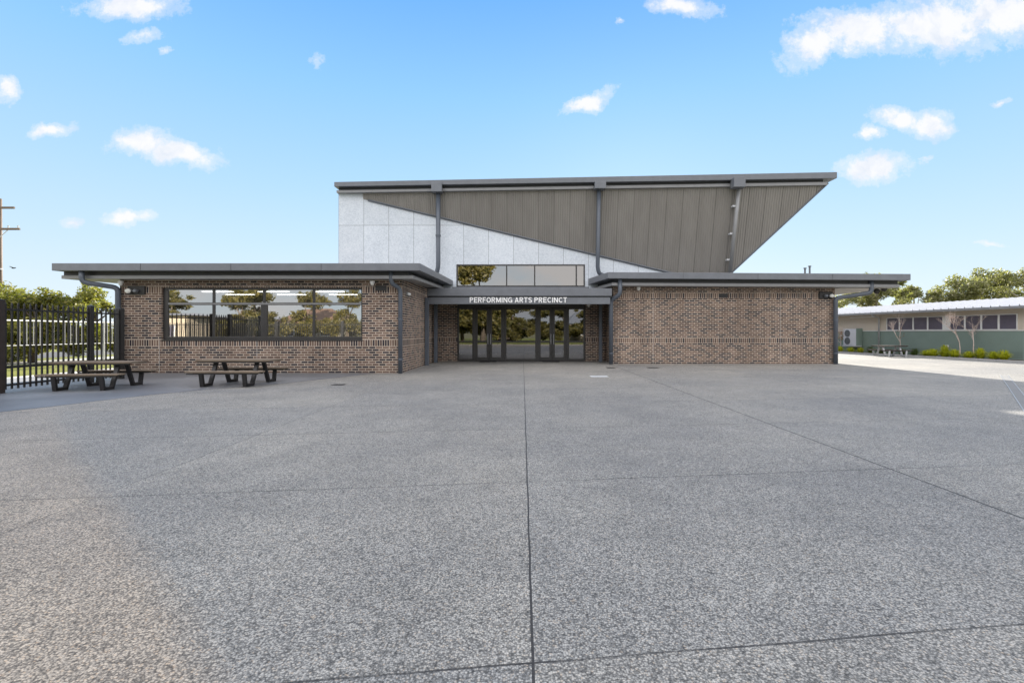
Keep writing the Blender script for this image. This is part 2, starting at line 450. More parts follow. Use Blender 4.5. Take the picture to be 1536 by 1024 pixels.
CL = [(195,8,78,26,0,1.0),(205,58,44,15,-5,.72),(250,76,14,12,0,.62),(2,138,28,20,0,.95),(80,198,44,13,-6,1.0),(215,214,52,24,0,1.05),(265,228,66,20,10,1.05),(115,334,22,12,0,.78),(188,327,42,14,0,.95),
      (1020,6,62,18,12,.95),(1228,64,80,30,-30,1.0),(1290,46,95,32,0,1.05),(1400,38,120,38,0,1.1),(1510,22,100,38,0,1.15),(882,153,56,13,-22,1.0),(1297,202,24,11,0,1.0),(1350,182,50,16,5,1.1),(1395,188,36,24,0,1.1),
      (1308,252,56,20,0,1.1),(1500,158,20,10,-20,.75),(478,98,22,22,60,.5),(1490,364,60,8,-4,.6),(930,33,12,8,0,.6),(1380,238,22,10,-20,.55)]
best = None
FILL_SKY = (2.5, 2.45, 2.5)
for (px, py, rx, ry, ro, wt) in CL:
    mp = t.n('ShaderNodeMapping', vector_type='TEXTURE', ins={'Vector': wrp, 'Location': ((px-784)/F+.0575, (498-py)/F+.035, 0), 'Rotation': (0, 0, -math.radians(ro)), 'Scale': (rx/F*1.10, ry/F*1.18, 1)}).outputs[0]
    L = t.n('ShaderNodeVectorMath', operation='LENGTH', ins={0: mp}).outputs['Value']
    v = t.math('SUBTRACT', wt, L)
    best = v if best is None else t.math('MAXIMUM', best, v)
fine = t.noise(uv, 24, 8, .72)
dens = t.math('ADD', best, t.math('MULTIPLY', t.math('SUBTRACT', fine, .5), 1.55))
front = t.math('GREATER_THAN', d[1], .08)
mask = t.math('MULTIPLY', t.ramp(dens, [(.0, g3(0)), (.28, g3(.34)), (.75, g3(.97))], 'EASE'), front)
cshade = t.ramp(t.noise(wrp, 14, 4, .6), [(.3, (.80, .86, .96)), (.55, (1.0, 1.0, 1.02))])
# a broken bank of cloud over the side of the sky away from the sun
bn = t.noise(t.n('ShaderNodeMapping', ins={'Vector': gen, 'Scale': (1, 1, 2.4)}).outputs[0], 2.6, 6, .58)
bk = t.math('MULTIPLY', t.ramp(bn, [(.36, g3(0)), (.56, g3(1))]), t.ramp(t.math('MULTIPLY', d[1], -1.0), [(-.0, g3(0)), (.25, g3(1))]))
base = t.mix(.05, grad, t.mix(1.0, sky.outputs[0], g3(.25), 'MULTIPLY'))
c = t.mix(mask, base, cshade)
hi = t.math('MULTIPLY', t.ramp(bn, [(.30, g3(.35)), (.55, g3(1))]), t.ramp(t.math('ADD', t.math('MULTIPLY', d[1], -1.0), t.math('SUBTRACT', t.math('MULTIPLY', d[2], .95), .22)), [(0, g3(0)), (.30, g3(1))]))  # extra bright sky added overhead and behind, out of view, to fill the shade
hi = t.math('MULTIPLY', hi, t.ramp(d[2], [(.16, g3(0)), (.36, g3(1))]))
c = t.mix(bk, c, (1.0, .98, .98))
c = t.mix(hi, c, (FILL_SKY[0], FILL_SKY[1], FILL_SKY[2]))
BACK = 1.0
c = t.mix(1.0, c, g3(K*10*BACK), 'MULTIPLY')
bg = t.n('ShaderNodeBackground', ins={'Color': c, 'Strength': .1})
t.t.links.new(bg.outputs[0], t.n('ShaderNodeOutputWorld').inputs[0])

sun = bpy.data.lights.new('sun', 'SUN'); sun.energy = 5.0; sun.angle = math.radians(.53); sun.color = (1, .93, .82)
so = bpy.data.objects.new('sun', sun); link(so)
so.rotation_euler = (-SUN).to_track_quat('-Z', 'Y').to_euler(); so.location = (20, 90, 40)

# ------------------------------------------------------------------ camera
cam = bpy.data.cameras.new('camera'); co = bpy.data.objects.new('camera', cam); link(co)
co.location = (0, 0, H); co.rotation_euler = (math.radians(90), 0, 0)
cam.sensor_width = 36; cam.lens = F*36/1536; cam.shift_x = -16/1536; cam.shift_y = -14/1536
cam.clip_start = .05; cam.clip_end = 3000
sc.camera = co
sc.view_settings.view_transform = 'Standard'; sc.view_settings.look = 'None'
sc.view_settings.exposure = EXPO; sc.view_settings.gamma = 1

# ------------------------------------------------------------------ ground
def sheet(name, pts, z, mat):
    mb = MB(); mb.add([(p[0], p[1], z) for p in pts], [tuple(range(len(pts)))])
    return mb.build(name, mat, kind='structure')
sheet('ground', [(-900,-900),(900,-900),(900,900),(-900,900)], -.03, M['far'])
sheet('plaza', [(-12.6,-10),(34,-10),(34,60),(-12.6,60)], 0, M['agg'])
sheet('lawn', [(-60,-10),(-12.6,-10),(-12.6,60),(-60,60)], -.012, M['grass'])
sheet('path', [(-16.6,-10),(-13.2,-10),(-13.2,60),(-16.6,60)], -.006, M['path'])
sheet('road', [(-34.5,-200),(-27,-200),(-27,300),(-34.5,300)], -.004, M['road'])
sheet('footpath', [(-24.6,-60),(-22.6,-60),(-22.6,120),(-24.6,120)], -.006, M['path'])
sm = [(-9.9,8.0),(-9.47,8.94),(-9.24,9.44),(-8.81,10.87),(-8.5,11.6),(-8.0,12.5),(-7.2,13.3),(-6.55,14.4),(-5.9,15.8),(-5.4,16.9),(-5.2,17.6),(-14.6,17.6),(-14.6,8.0)]
sheet('paved_seating_area', sm, .004, M['smooth'])
# garden bed by the classroom
U = Vector((-.127, .992, 0)); N_OUT = Vector((-.992, -.127, 0)); P0 = Vector((25.9, 25.5, 0))
def W(tt, off, z=0): return P0 + U*tt + N_OUT*off + Vector((0, 0, z))
sheet('garden_bed', [W(-6,0)[:2], W(30,0)[:2], W(30,1.62)[:2], W(-6,1.62)[:2]], .006, M['soil'])
mb = MB(); a = W(-6,1.62); b = W(30,1.62); a2 = W(-6,1.72); b2 = W(30,1.72)
mb.prism([a[:2], b[:2], b2[:2], a2[:2]], 0, .05); mb.build('garden_edging', M['path'], kind='structure')
sheet('back_lawn', [(36,-60),(120,-60),(120,140),(36,140)], -.012, M['grass'])
sheet('rear_lawn', [(-60,-70),(60,-70),(60,-10),(-60,-10)], -.014, M['grass'])

# ------------------------------------------------------------------ main building
B = thing('arts_building', 'long dark-roofed school hall with brick wings and a tall white and ribbed metal upper wall', 'building', (0, 24.6, 0))
# brick walls ---------------------------------------------------------------
WX0, WX1, WD = -14.25, -4.27, 17.45
wx0, wx1, wz0, wz1 = -12.78, -5.67, 1.17, 3.02
mb = MB()
mb.box(WX0, wx0, WD, WD+.24, 0, 3.30); mb.box(wx1, WX1, WD, WD+.24, 0, 3.30)
mb.box(wx0, wx1, WD, WD+.24, 0, wz0); mb.box(wx0, wx1, WD, WD+.24, wz1, 3.30)
mb.box(WX1-.24, WX1, WD+.24, 24.6, 0, 3.6)
mb.box(WX0, WX0+.24, WD+.24, 24.6, 0, 3.5)
mb.build('brick_wall', M['brick'], B, label='left wing wall of mottled brick around the long window')
RX0, RX1, RD = 4.15, 14.3, 22.6
mb = MB()
mb.box(RX0, RX1, RD, RD+.24, 0, 3.6); mb.box(RX0, RX0+.24, RD+.24, 24.6, 0, 3.6); mb.box(RX1-.24, RX1, RD+.24, 44, 0, 3.6)
mb.build('brick_wall', M['brick'], B, label='right wing wall of plain brick without windows')
MB().box(WX1, -3.26, 24.62, 24.86, 0, 3.3).build('brick_pier', M['brick'], B)
MB().box(3.13, RX0, 24.62, 24.86, 0, 3.3).build('brick_pier', M['brick'], B)
# movement joints
for (X, D) in ((-12.85, WD), (-9.4, WD), (5.98, RD), (11.8, RD)):
    mb = MB(); z1 = 1.165 if D == WD else 3.5
    mb.box(X-.006, X+.006, D-.003, D+.01, 0.01, z1); mb.build('movement_joint', M['soffit'], B)
# left wing roof ----------------------------------------------------------
def zl(base): return lambda p: base + .03*(p[1]-16.65)
RP = [(-15.9,16.65),(-3.465,16.65),(-3.465,24.55),(-15.9,24.55)]
roof = MB().prism(RP, zl(3.525), zl(3.775)).build('roof', M['steel'], B, bevel=.012)
mb = MB().prism([(-15.85,16.95),(-3.765,16.95),(-3.765,24.55),(-15.85,24.55)], zl(3.27), zl(3.39)); mb.build('eaves_gutter', M['steel_light'], roof, bevel=.008)
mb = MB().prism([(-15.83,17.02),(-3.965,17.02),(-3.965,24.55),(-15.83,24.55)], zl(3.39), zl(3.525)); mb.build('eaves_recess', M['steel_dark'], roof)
# seams in the fascia
for X in (-12.9, -9.85, -6.8):
    MB().box(X-.004, X+.004, 16.644, 16.66, 3.53, 3.77).build('fascia_seam', M['steel_dark'], roof)
# right wing roof
def zr(base): return lambda p: base - .006*(p[0]-3.77)
roof2 = MB().prism([(3.77,21.8),(17.15,21.8),(17.15,44),(4.0,44),(4.0,24.58),(3.27,24.58)], zr(3.82), zr(4.10)).build('roof', M['steel'], B, bevel=.012)
MB().prism([(4.0,22.05),(16.85,22.05),(16.85,44),(4.2,44),(4.2,24.58),(3.55,24.58)], zr(3.53), zr(3.66)).build('eaves_gutter', M['steel_light'], roof2, bevel=.008)
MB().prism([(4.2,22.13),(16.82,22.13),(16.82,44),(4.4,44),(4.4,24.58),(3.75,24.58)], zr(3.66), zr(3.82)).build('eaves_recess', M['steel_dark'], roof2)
MB().box(14.31, 16.8, 22.3, 43.9, 3.44, 3.452).build('soffit', M['soffit'], roof2)
for X in (7.1, 10.4, 13.7): MB().box(X-.004, X+.004, 21.794, 21.81, zr(3.83)((X,0)), zr(4.09)((X,0))).build('fascia_seam', M['steel_dark'], roof2)
# left wing window ----------------------------------------------------------
fy0, fy1 = WD+.09, WD+.16
mb = MB()
def hbar(x0, x1, z, h, dy=0): mb.box(x0, x1, fy0-dy, fy1, z-h/2, z+h/2)
def vbar(x, wd, z0, z1, dy=0): mb.box(x-wd/2, x+wd/2, fy0-dy, fy1, z0, z1)
MX = [(318-784)/42.4, (394-784)/42.4, (469-784)/42.4]
zt = 1.45 + (498-455.3)/42.4
hbar(wx0, wx1, wz1-.035, .07); hbar(wx0, wx1, wz0+.06, .12)
vbar(wx0+.09, .18, wz0+.12, wz1-.07); vbar(wx1-.035, .07, wz0+.12, wz1-.07)
hbar(wx0+.18, wx1-.07, zt, .09, .004)
for i, X in enumerate(MX):
    vbar(X, .24 if i == 1 else .09, wz0+.12, zt-.045)
    vbar(X, .085, zt+.045, wz1-.07)
win = mb.build('window', M['alum'], B, bevel=.006)
xs = [wx0+.08] + MX + [wx1-.05]
mb = MB()
mb.box(wx0+.18, wx1-.07, fy0-.012, fy0-.0045, zt-.03, zt+.03); mb.build('transom_trim', M['alum_grey'], win)
for i in range(4):
    for (za, zb) in ((wz0+.1, zt-.03), (zt+.03, wz1-.05)):
        a, b = xs[i], xs[i+1]; e = .003*R.uniform(-1, 1)
        mb = MB(); mb.add([(a,fy0+.03,za),(b,fy0+.03+e,za),(b,fy0+.03+e*1.3,zb),(a,fy0+.03+e*.3,zb)], [(0,1,2,3)])
        mb.build('pane', M['glass'], win)
mb = MB().box(wx0-.02, wx1+.02, WD-.02, WD+.09, wz0-.03, wz0+.004); mb.build('window_sill', M['alum'], win)
# room behind it
mb = MB()
mb.box(WX0+.25, WX1-.25, 22.8, 22.9, 0.02, 3.2); mb.box(WX0+.245, WX0+.3, WD+.25, 22.8, .02, 3.2); mb.box(WX1-.3, WX1-.245, WD+.25, 22.8, .02, 3.2)
mb.build('room_wall', M['inside'], B)
MB().box(WX0+.3, WX1-.3, WD+.25, 22.8, 3.14, 3.19).build('ceiling', M['ceil'], B)
for X in (-12.6, -10.3, -8.0, -5.9):
    for Y in (18.7, 20.4, 22.0):
        MB().box(X-.62, X+.62, Y-.08, Y+.08, 3.10, 3.138).build('ceiling_light', M['tube_lamp'], B)
for X in (-11.6, -7.4):
    mb = MB(); mb.box(X-1.1, X+1.1, 22.76, 22.79, 1.0, 2.2); mb.build('pin_board', M['ceil'], B)
for X in (-12.2, -9.9, -7.6):
    mb = MB(); mb.box(X-.7, X+.7, 19.6, 20.3, .72, .76)
    for sx in (-.62, .62):
        for yy_ in (19.65, 20.2): mb.box(X+sx-.02, X+sx+.02, yy_, yy_+.04, .02, .72)
    t_ = mb.build('classroom_desk', M['white'], loc=(X, 19.95, 0))
    tag(t_, 'pale desk inside the room behind the long window', 'desk', 'desks behind the long window')
# columns and entrance canopy -----------------------------------------------
for (X, Y) in ((-4.17, 21.5), (-4.10, 23.3), (3.80, 24.1), (4.05, 21.98)):
    if X == 4.05: continue
    MB().box(X-.08, X+.08, Y-.08, Y+.08, 0, 2.95).build('column', M['pipe'], B, bevel=.01)
can = MB().box(-4.26, 3.98, 22.0, 24.6, 3.06, 3.40).build('canopy', M['steel'], B, bevel=.012)
MB().box(-4.24, 3.92, 22.06, 22.26, 2.70, 3.01).build('canopy_beam', M['steel'], can, bevel=.008)
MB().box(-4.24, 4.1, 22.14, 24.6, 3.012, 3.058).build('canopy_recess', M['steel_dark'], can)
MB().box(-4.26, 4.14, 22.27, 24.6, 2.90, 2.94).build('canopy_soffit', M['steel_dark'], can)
MB().box(-3.45, 3.25, 24.1, 24.58, 3.40, 3.66).build('canopy_flashing', M['steel'], can)
# entrance glazing
GY = 24.64
ppm = F/GY
def gx(x): return (x-784)/ppm
GB, GT = 0.02, 2.66
mb = MB()
mb.box(gx(686.5), gx(877.2), GY-.06, GY+.06, GT, 2.95)
for (a, b) in ((686.5,688),(710,712.5),(731.5,736),(755.5,760),(803,807.5),(826,829),(850,852.8),(875.8,877.2)):
    pass
for x in (686.9, 711, 757, 805.5, 851, 876.8):
    wd = .10 if 700 < x < 870 else .06
    mb.box(gx(x)-wd/2, gx(x)+wd/2, GY-.06, GY+.06, GB, GT)
entr = mb.build('entrance_frame', M['alum'], B, bevel=.006)
def fixed(x0, x1):
    a, b = gx(x0), gx(x1)
    m_ = MB(); m_.box(a, b, GY-.04, GY+.04, GB, .12); m_.box(a, b, GY-.04, GY+.04, .93, 1.0); m_.box(a, b, GY-.04, GY+.04, GT-.06, GT)
    m_.box(a, a+.03, GY-.04, GY+.04, .12, .93); m_.box(b-.03, b, GY-.04, GY+.04, .12, .93); m_.box(a, a+.03, GY-.04, GY+.04, 1.0, GT-.06); m_.box(b-.03, b, GY-.04, GY+.04, 1.0, GT-.06)
    o = m_.build('fixed_window', M['alum'], B)
    for (z0, z1) in ((.12, .93), (1.0, GT-.06)):
        e = R.uniform(-.006, .006)
        MB().add([(a,GY,z0),(b,GY+e,z0),(b,GY+e,z1),(a,GY,z1)], [(0,1,2,3)]).build('pane', M['glass_door'], o)
fixed(687.8, 709.5); fixed(758.8, 803.8); fixed(852.6, 876)
def door(x0, x1, hs):
    a, b = gx(x0), gx(x1); s_ = .13
    m_ = MB(); y0, y1 = GY-.03, GY+.03
    m_.box(a, a+s_, y0, y1, GB, GT-.02); m_.box(b-s_, b, y0, y1, GB, GT-.02)
    m_.box(a+s_, b-s_, y0, y1, GB, .2); m_.box(a+s_, b-s_, y0, y1, .92, 1.02); m_.box(a+s_, b-s_, y0, y1, GT-.12, GT-.02)
    o = m_.build('glass_door', M['alum'], B, bevel=.004)
    for (z0, z1) in ((.2, .92), (1.02, GT-.12)):
        e = R.uniform(-.005, .005)
        MB().add([(a+s_-.01,GY,z0),(b-s_+.01,GY+e,z0),(b-s_+.01,GY+e,z1),(a+s_-.01,GY,z1)], [(0,1,2,3)]).build('pane', M['glass_door'], o)
    hx = b-.06 if hs > 0 else a+.06
    MB().tube([(hx,y0-.01,.85),(hx,y0-.06,.87),(hx,y0-.06,1.33),(hx,y0-.01,1.35)], .014, 8).build('door_handle', M['galv'], o, smooth=True)
door(712.6, 733.8, 1); door(734.2, 755.4, -1); door(807.1, 828, 1); door(828.4, 849.4, -1)
# foyer behind
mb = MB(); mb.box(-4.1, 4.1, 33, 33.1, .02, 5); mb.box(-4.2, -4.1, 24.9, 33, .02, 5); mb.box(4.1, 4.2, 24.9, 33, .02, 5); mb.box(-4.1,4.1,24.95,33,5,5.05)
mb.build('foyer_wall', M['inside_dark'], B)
# hall upper wall -------------------------------------------------------------
HD = 24.6
cx0, cx1, cz0, cz1 = -3.30, 3.10, 3.70, 4.82
mb = MB()
mb.box(-9.18, cx0, HD, HD+.2, 3.0, 8.5); mb.box(cx1, 10.3, HD, HD+.2, 3.2, 8.5)
mb.box(cx0, cx1, HD, HD+.2, cz1, 8.5); mb.box(cx0, cx1, HD, HD+.2, 3.2, cz0)
mb.box(-9.18, -8.98, HD+.2, 44, 3.0, 8.5); mb.box(-9.18, 10.3, 44, 44.2, 0, 8.5)
mb.build('panel_wall', M['panel'], B, label='upper wall of pale speckled cement panels')
mb = MB(); CY = HD-.03
mb.box(cx0, cx1, CY, CY+.12, cz1-.06, cz1); mb.box(cx0, cx1, CY, CY+.12, cz0, cz0+.07)
for X in (cx0+.03, cx1-.03, (760-784)/30.08, (802-784)/30.08, (864.5-784)/30.08):
    mb.box(X-.03, X+.03, CY+.001, CY+.12, cz0+.07, cz1-.06)
cw = mb.build('clerestory_window', M['alum'], B, bevel=.005)
xs = [cx0+.05, (760-784)/30.08, (802-784)/30.08, (864.5-784)/30.08, cx1-.05]
for i in range(4):
    e = R.uniform(-.004, .004)
    MB().add([(xs[i],CY+.06,cz0+.05),(xs[i+1],CY+.06+e,cz0+.05),(xs[i+1],CY+.06+e,cz1-.04),(xs[i],CY+.06,cz1-.04)], [(0,1,2,3)]).build('pane', M['glass_up'], cw)
# ribbed metal cladding: a leaning plane
def cy(X, Z): return 24.5 - .0583*(X+7.6) - .243*(Z-8.34)
nrm = Vector((-.0583, -1.0, -.243)); nrm.normalize()
def zdiag(X):    # line where the plane meets the vertical wall
    return 8.34 - (-.1*0 + (24.5-24.585) - .0583*(X+7.6))/(-.243)*-1 if False else 8.34 + (24.5 - 24.585 - .0583*(X+7.6))/.243
E = (14.3, 8.44); Cc = (10.32, 4.42)
def zfree(X): return Cc[1] + (X-Cc[0])*(E[1]-Cc[1])/(E[0]-Cc[0])
mb = MB(); prof = [(0,0),(.040,0),(.050,.034),(.078,.034),(.088,0)]
pitch = .11; X = -7.95; cols = []
while X < 14.55:
    for (dx, h) in prof: cols.append((X+dx, h))
    X += pitch
vs = []; NZ = 2
for (x, h) in cols:
    lo = max(zdiag(x), zfree(x), 3.85); hi = 8.5
    if lo > hi: lo = hi
    for z in (lo, hi):
        p = Vector((x, cy(x, z), z)) + nrm*h
        vs.append(p)
fs = [(2*i, 2*i+2, 2*i+3, 2*i+1) for i in range(len(cols)-1) if vs[2*i+3].z - vs[2*i+2].z > .002 or vs[2*i+1].z - vs[2*i].z > .002]
mb.add(vs, fs); clad = mb.build('metal_cladding', M['clad'], B)
# return side behind the sloping edge
mb = MB(); e1 = Vector((14.3, cy(14.3, 8.44), 8.44)); e2 = Vector((9.7, cy(9.7, zfree(9.7)), zfree(9.7)))
mb.add([e1, e2, (e2.x, 44, e2.z), (e1.x, 44, e1.z)], [(0,1,2,3)])
mb.build('side_cladding', M['clad'], B)
mb = MB()
a1 = Vector((14.34, cy(14.3, 8.44)-.03, 8.44)); a2 = Vector((9.74, cy(9.7, zfree(9.7))-.03, zfree(9.7)))
mb.tube([a1, a2], .045, 4)
x0, x1 = -7.7, 8.4
mb.tube([(x0, 24.55, zdiag(x0)), (x1, 24.55, zdiag(x1))], .05, 4)
mb.build('edge_trim', M['steel'], clad)
# hall roof
def rf(X, off): return 24.2 + (X+9.15)*(22.9-24.2)/(14.6+9.15) + off
roof3 = MB().prism([(-9.25,rf(-9.15,0)),(14.6,rf(14.6,0)),(14.6,44.4),(-9.25,44.4)], 8.59, lambda p: 8.81 + .0028*(p[0]+9)).build('roof', M['steel'], B, bevel=.012)
MB().prism([(-9.2,rf(-9.2,.17)),(14.27,rf(14.27,.17)),(14.27,44.3),(-9.2,44.3)], 8.33, lambda p: 8.45+.001*(p[0]+9)).build('eaves_gutter', M['steel_light'], roof3, bevel=.008)
MB().prism([(-9.1,rf(-9.1,.24)),(14.1,rf(14.1,.24)),(14.1,44.2),(-9.1,44.2)], 8.44, 8.6).build('eaves_recess', M['steel_dark'], roof3)
for (x0, x1, y0, y1, dd) in ((647,662.7,273.4,287.4,23.95),(892.5,909,272,282.6,23.42),(1100.8,1118,265.6,280.4,23.0)):
    a = P(x0, y0, dd-.1); b = P(x1, y1, dd-.1)
    MB().box(a[0], b[0], dd-.13, dd+.3, b[2], a[2]).build('rainwater_head', M['steel'], B, bevel=.01)
# downpipes -------------------------------------------------------------------
def pipe(pts, r, brackets=(), name='downpipe', mat='pipe'):
    q = []
    for i, p in enumerate(pts):
        p = Vector(p)
        if 0 < i < len(pts)-1:
            a = (Vector(pts[i-1])-p); b = (Vector(pts[i+1])-p); k = min(.16, a.length*.4, b.length*.4)
            for s_ in (0, .25, .5, .75, 1):
                q.append((p + a.normalized()*k)*(1-s_)**2 + p*2*s_*(1-s_) + (p + b.normalized()*k)*s_**2)
        else: q.append(p)
    o = MB().tube(q, r, 14).build(name, M[mat], B, smooth=True)
    for z in brackets:
        last = Vector(pts[-1]); prev = Vector(pts[-2]); f_ = (z-last.z)/(prev.z-last.z); c_ = last.lerp(prev, f_)
        MB().tube([c_-Vector((0,0,.03)), c_+Vector((0,0,.03))], r+.014, 14).build('pipe_collar', M[mat], o)
    return o
pipe([P(586.5,407,17.0), P(586.5,424.5,17.0), P(600.5,433,17.33), (P(600.5,433,17.33)[0],17.33,0)], .075, (.5, 1.9))
pipe([P(122.5,406,16.8), P(122.5,423,16.8), P(177,431.5,17.33), (P(177,431.5,17.33)[0],17.33,0)], .085, (.5, 1.9))
pipe([P(930,418,22.0), P(930,442,22.0), P(916.5,450,22.3), (P(916.5,450,22.3)[0],22.3,0)], .095, (.5, 2.0))
pipe([P(1307,419,22.1), P(1307,439,22.1), P(1253.5,447,22.42), (P(1253.5,447,22.42)[0],22.42,0)], .095, (.5, 2.0))
pipe([P(657.3,286,24.15), P(657.3,400,24.15), P(654.5,411,24.2), P(646,417,24.3)], .11)
MB().tube([P(657.3,352,24.15), P(657.3,355,24.15)], .13, 14).build('pipe_collar', M['pipe'], B)
pipe([P(898.5,282,23.6), P(896.5,401,24.15), P(898.5,410,24.2), P(905,413,24.3)], .10)
MB().tube([P(897,373,24.06), P(896.9,376,24.07)], .125, 14).build('pipe_collar', M['pipe'], B)
pa = P(1109,279,23.2); pb = P(1094.5,411,24.13)
pipe([pa, pb], .085, mat='steel_light')
for f_ in (.22, .53, .83):
    q = Vector(pa).lerp(Vector(pb), f_)
    MB().box(q.x-.20, q.x-.05, q.y+.0, q.y+.2, q.z-.04, q.z+.04).build('pipe_bracket', M['galv'], B)

# sign ------------------------------------------------------------------------
def arc(cx, cz, rx, rz, a0, a1, n=10):
    return [(cx+rx*math.cos(math.radians(a0+(a1-a0)*i/n)), cz+rz*math.sin(math.radians(a0+(a1-a0)*i/n))) for i in range(n+1)]
GW = .165      # stroke as a share of the letter height
h_ = GW/2
LET = {'P': (.66, [[(h_,0),(h_,1)], [(h_,1-h_),(.36,1-h_)]+arc(.36,.72,.66-.36-h_,.28-h_,90,-90,8)+[(h_,.44+h_)]]),
 'E': (.62, [[(h_,0),(h_,1)], [(0,1-h_),(.62,1-h_)], [(0,.51),(.57,.51)], [(0,h_),(.62,h_)]]),
 'R': (.72, [[(h_,0),(h_,1)], [(h_,1-h_),(.38,1-h_)]+arc(.38,.725,.68-.38-h_,.275-h_,90,-90,8)+[(h_,.45+h_)], [(.34,.48),(.60,0)]]),
 'F': (.57, [[(h_,0),(h_,1)], [(0,1-h_),(.57,1-h_)], [(0,.50),(.52,.50)]]),
 'O': (.80, [arc(.40,.5,.40-h_,.5-h_,0,360,24)]),
 'M': (.86, [[(h_,0),(h_,1)], [(.86-h_,0),(.86-h_,1)], [(h_,.98),(.43,.10)], [(.86-h_,.98),(.43,.10)]]),
 'I': (.20, [[(.10,0),(.10,1)]]),
 'N': (.74, [[(h_,0),(h_,1)], [(.74-h_,0),(.74-h_,1)], [(h_,.98),(.74-h_,.02)]]),
 'G': (.78, [arc(.40,.5,.40-h_,.5-h_,40,325,20), [(.42,.46),(.78,.46)], [(.78-h_,.02),(.78-h_,.50)]]),
 'A': (.76, [[(.08,0),(.38,.98)], [(.68,0),(.38,.98)], [(.17,.29),(.59,.29)]]),
 'T': (.64, [[(.32,0),(.32,1)], [(0,1-h_),(.64,1-h_)]]),
 'S': (.68, [arc(.34,.735,.34-h_,.265-h_,25,270,14)+arc(.34,.275,.34-h_,.275-h_,90,-155,14)]),
 'C': (.74, [arc(.40,.5,.40-h_,.5-h_,45,315,20)])}
def stroke(mb, pts, wd, y0, y1, S, ox, oz):
    q = [Vector(p) for p in pts]
    if len(q) > 2:
        q = [p for i, p in enumerate(q) if i == 0 or (p-q[i-1]).length > 1e-3]
    closed = len(q) > 3 and (q[0]-q[-1]).length < 1e-3
    L = []; Rr = []
    for i, p in enumerate(q):
        a = q[i-1] if i else (q[-2] if closed else p); b = q[i+1] if i < len(q)-1 else (q[1] if closed else p)
        d1 = (p-a).normalized() if (p-a).length > 1e-6 else (b-p).normalized()
        d2 = (b-p).normalized() if (b-p).length > 1e-6 else d1
        d_ = (d1+d2).normalized(); k = wd/2/max(.5, d_.dot(d1)); n_ = Vector((-d_.y, d_.x))*k
        L.append(p+n_); Rr.append(p-n_)
    n = len(q); vs = []
    for y in (y0, y1):
        vs += [(ox+v.x*S, y, oz+v.y*S) for v in L] + [(ox+v.x*S, y, oz+v.y*S) for v in Rr]
    fs = []
    for i in range(n-1):
        fs += [(i,i+1,n+i+1,n+i), (2*n+i,3*n+i,3*n+i+1,2*n+i+1), (i,2*n+i,2*n+i+1,i+1), (n+i,n+i+1,3*n+i+1,3*n+i)]
    if not closed: fs += [(0,n,3*n,2*n), (n-1,3*n-1,4*n-1,2*n-1)]
    mb.add(vs, fs)
txt = 'PERFORMING ARTS PRECINCT'; S = .238; gap_ = .13
tot = sum((.30 if ch == ' ' else LET[ch][0]+gap_) for ch in txt)-gap_
kx = 4.34/(tot*S)
sg = thing('sign', 'white raised letters reading PERFORMING ARTS PRECINCT on the grey entrance beam', 'sign', (-.196, 22.05, 2.765))
ox = -.196-4.34/2
for ch in txt:
    if ch == ' ': ox += .30*S*kx; continue
    mb = MB()
    wd_, st_ = LET[ch]
    for i_, pts in enumerate(st_): stroke(mb, [(x*kx, z) for x, z in pts], GW, 22.022+.0012*i_, 22.058, S, ox, 2.765)
    mb.build('letter', M['letter'], sg)
    ox += (wd_+gap_)*S*kx

# lights, cameras, vents on the walls ----------------------------------------
def flood(x, y, D, label, side):
    c = Vector(P(x, y, D)); t_ = thing('floodlight', label, 'floodlight', tuple(c), group='wall floodlights')
    MB().box(c.x-.30, c.x+.30, c.y-.06, c.y, c.z-.15, c.z+.16).build('back_plate', M['black'], t_, bevel=.01)
    for s_ in (-1, 1):
        k = .12*s_ + side*.06
        o = MB().tube([(c.x+k,c.y-.06,c.z-.02),(c.x+k,c.y-.14,c.z-.03)], [.05,.06], 12).build('lamp_housing', M['steel'], t_)
        MB().sphere((c.x+k+side*.02,c.y-.17,c.z-.03), .11 if s_ == side else .07, .05, .085 if s_ == side else .06).build('lamp_lens', M['lens'] if s_ == side else M['steel'], o, smooth=True)
flood(206, 435.5, 17.45, 'twin floodlight on the brick beside the long window', -1)
flood(1238, 443, 22.6, 'twin floodlight at the far end of the windowless brick wall', 1)
def domecam(x, y, D, label, r=.085):
    c = Vector(P(x, y, D)); t_ = thing('security_camera', label, 'security camera', tuple(c), group='dome cameras under the eaves')
    MB().tube([(c.x,c.y,c.z+.09),(c.x,c.y,c.z+.0)], [r,r*.95], 14).build('camera_base', M['white'], t_, smooth=False)
    MB().sphere((c.x,c.y,c.z-.01), r*.8, r*.8, r*.8).build('camera_dome', M['lens'], t_, smooth=True)
domecam(181, 425, 17.25, 'small dome camera by the left downpipe under the eaves')
domecam(558.5, 425, 17.25, 'white dome camera above the right end of the long window')
domecam(958, 433.5, 22.4, 'dome camera above the windowless brick wall')
domecam(883, 458, 23.6, 'tiny dome camera under the entrance canopy')
c = Vector((WX1+.03, 18.25, H+(498-441)*18.25/F))
t_ = thing('wall_light', 'small white bulkhead light on the shaded return wall near the entrance', 'wall light', tuple(c))
MB().box(c.x-.03, c.x+.02, c.y-.2, c.y+.2, c.z-.06, c.z+.06).build('light_base', M['steel_light'], t_)
MB().sphere((c.x+.04,c.y,c.z), .06, .17, .05).build('light_lens', M['letter'], t_, smooth=True)
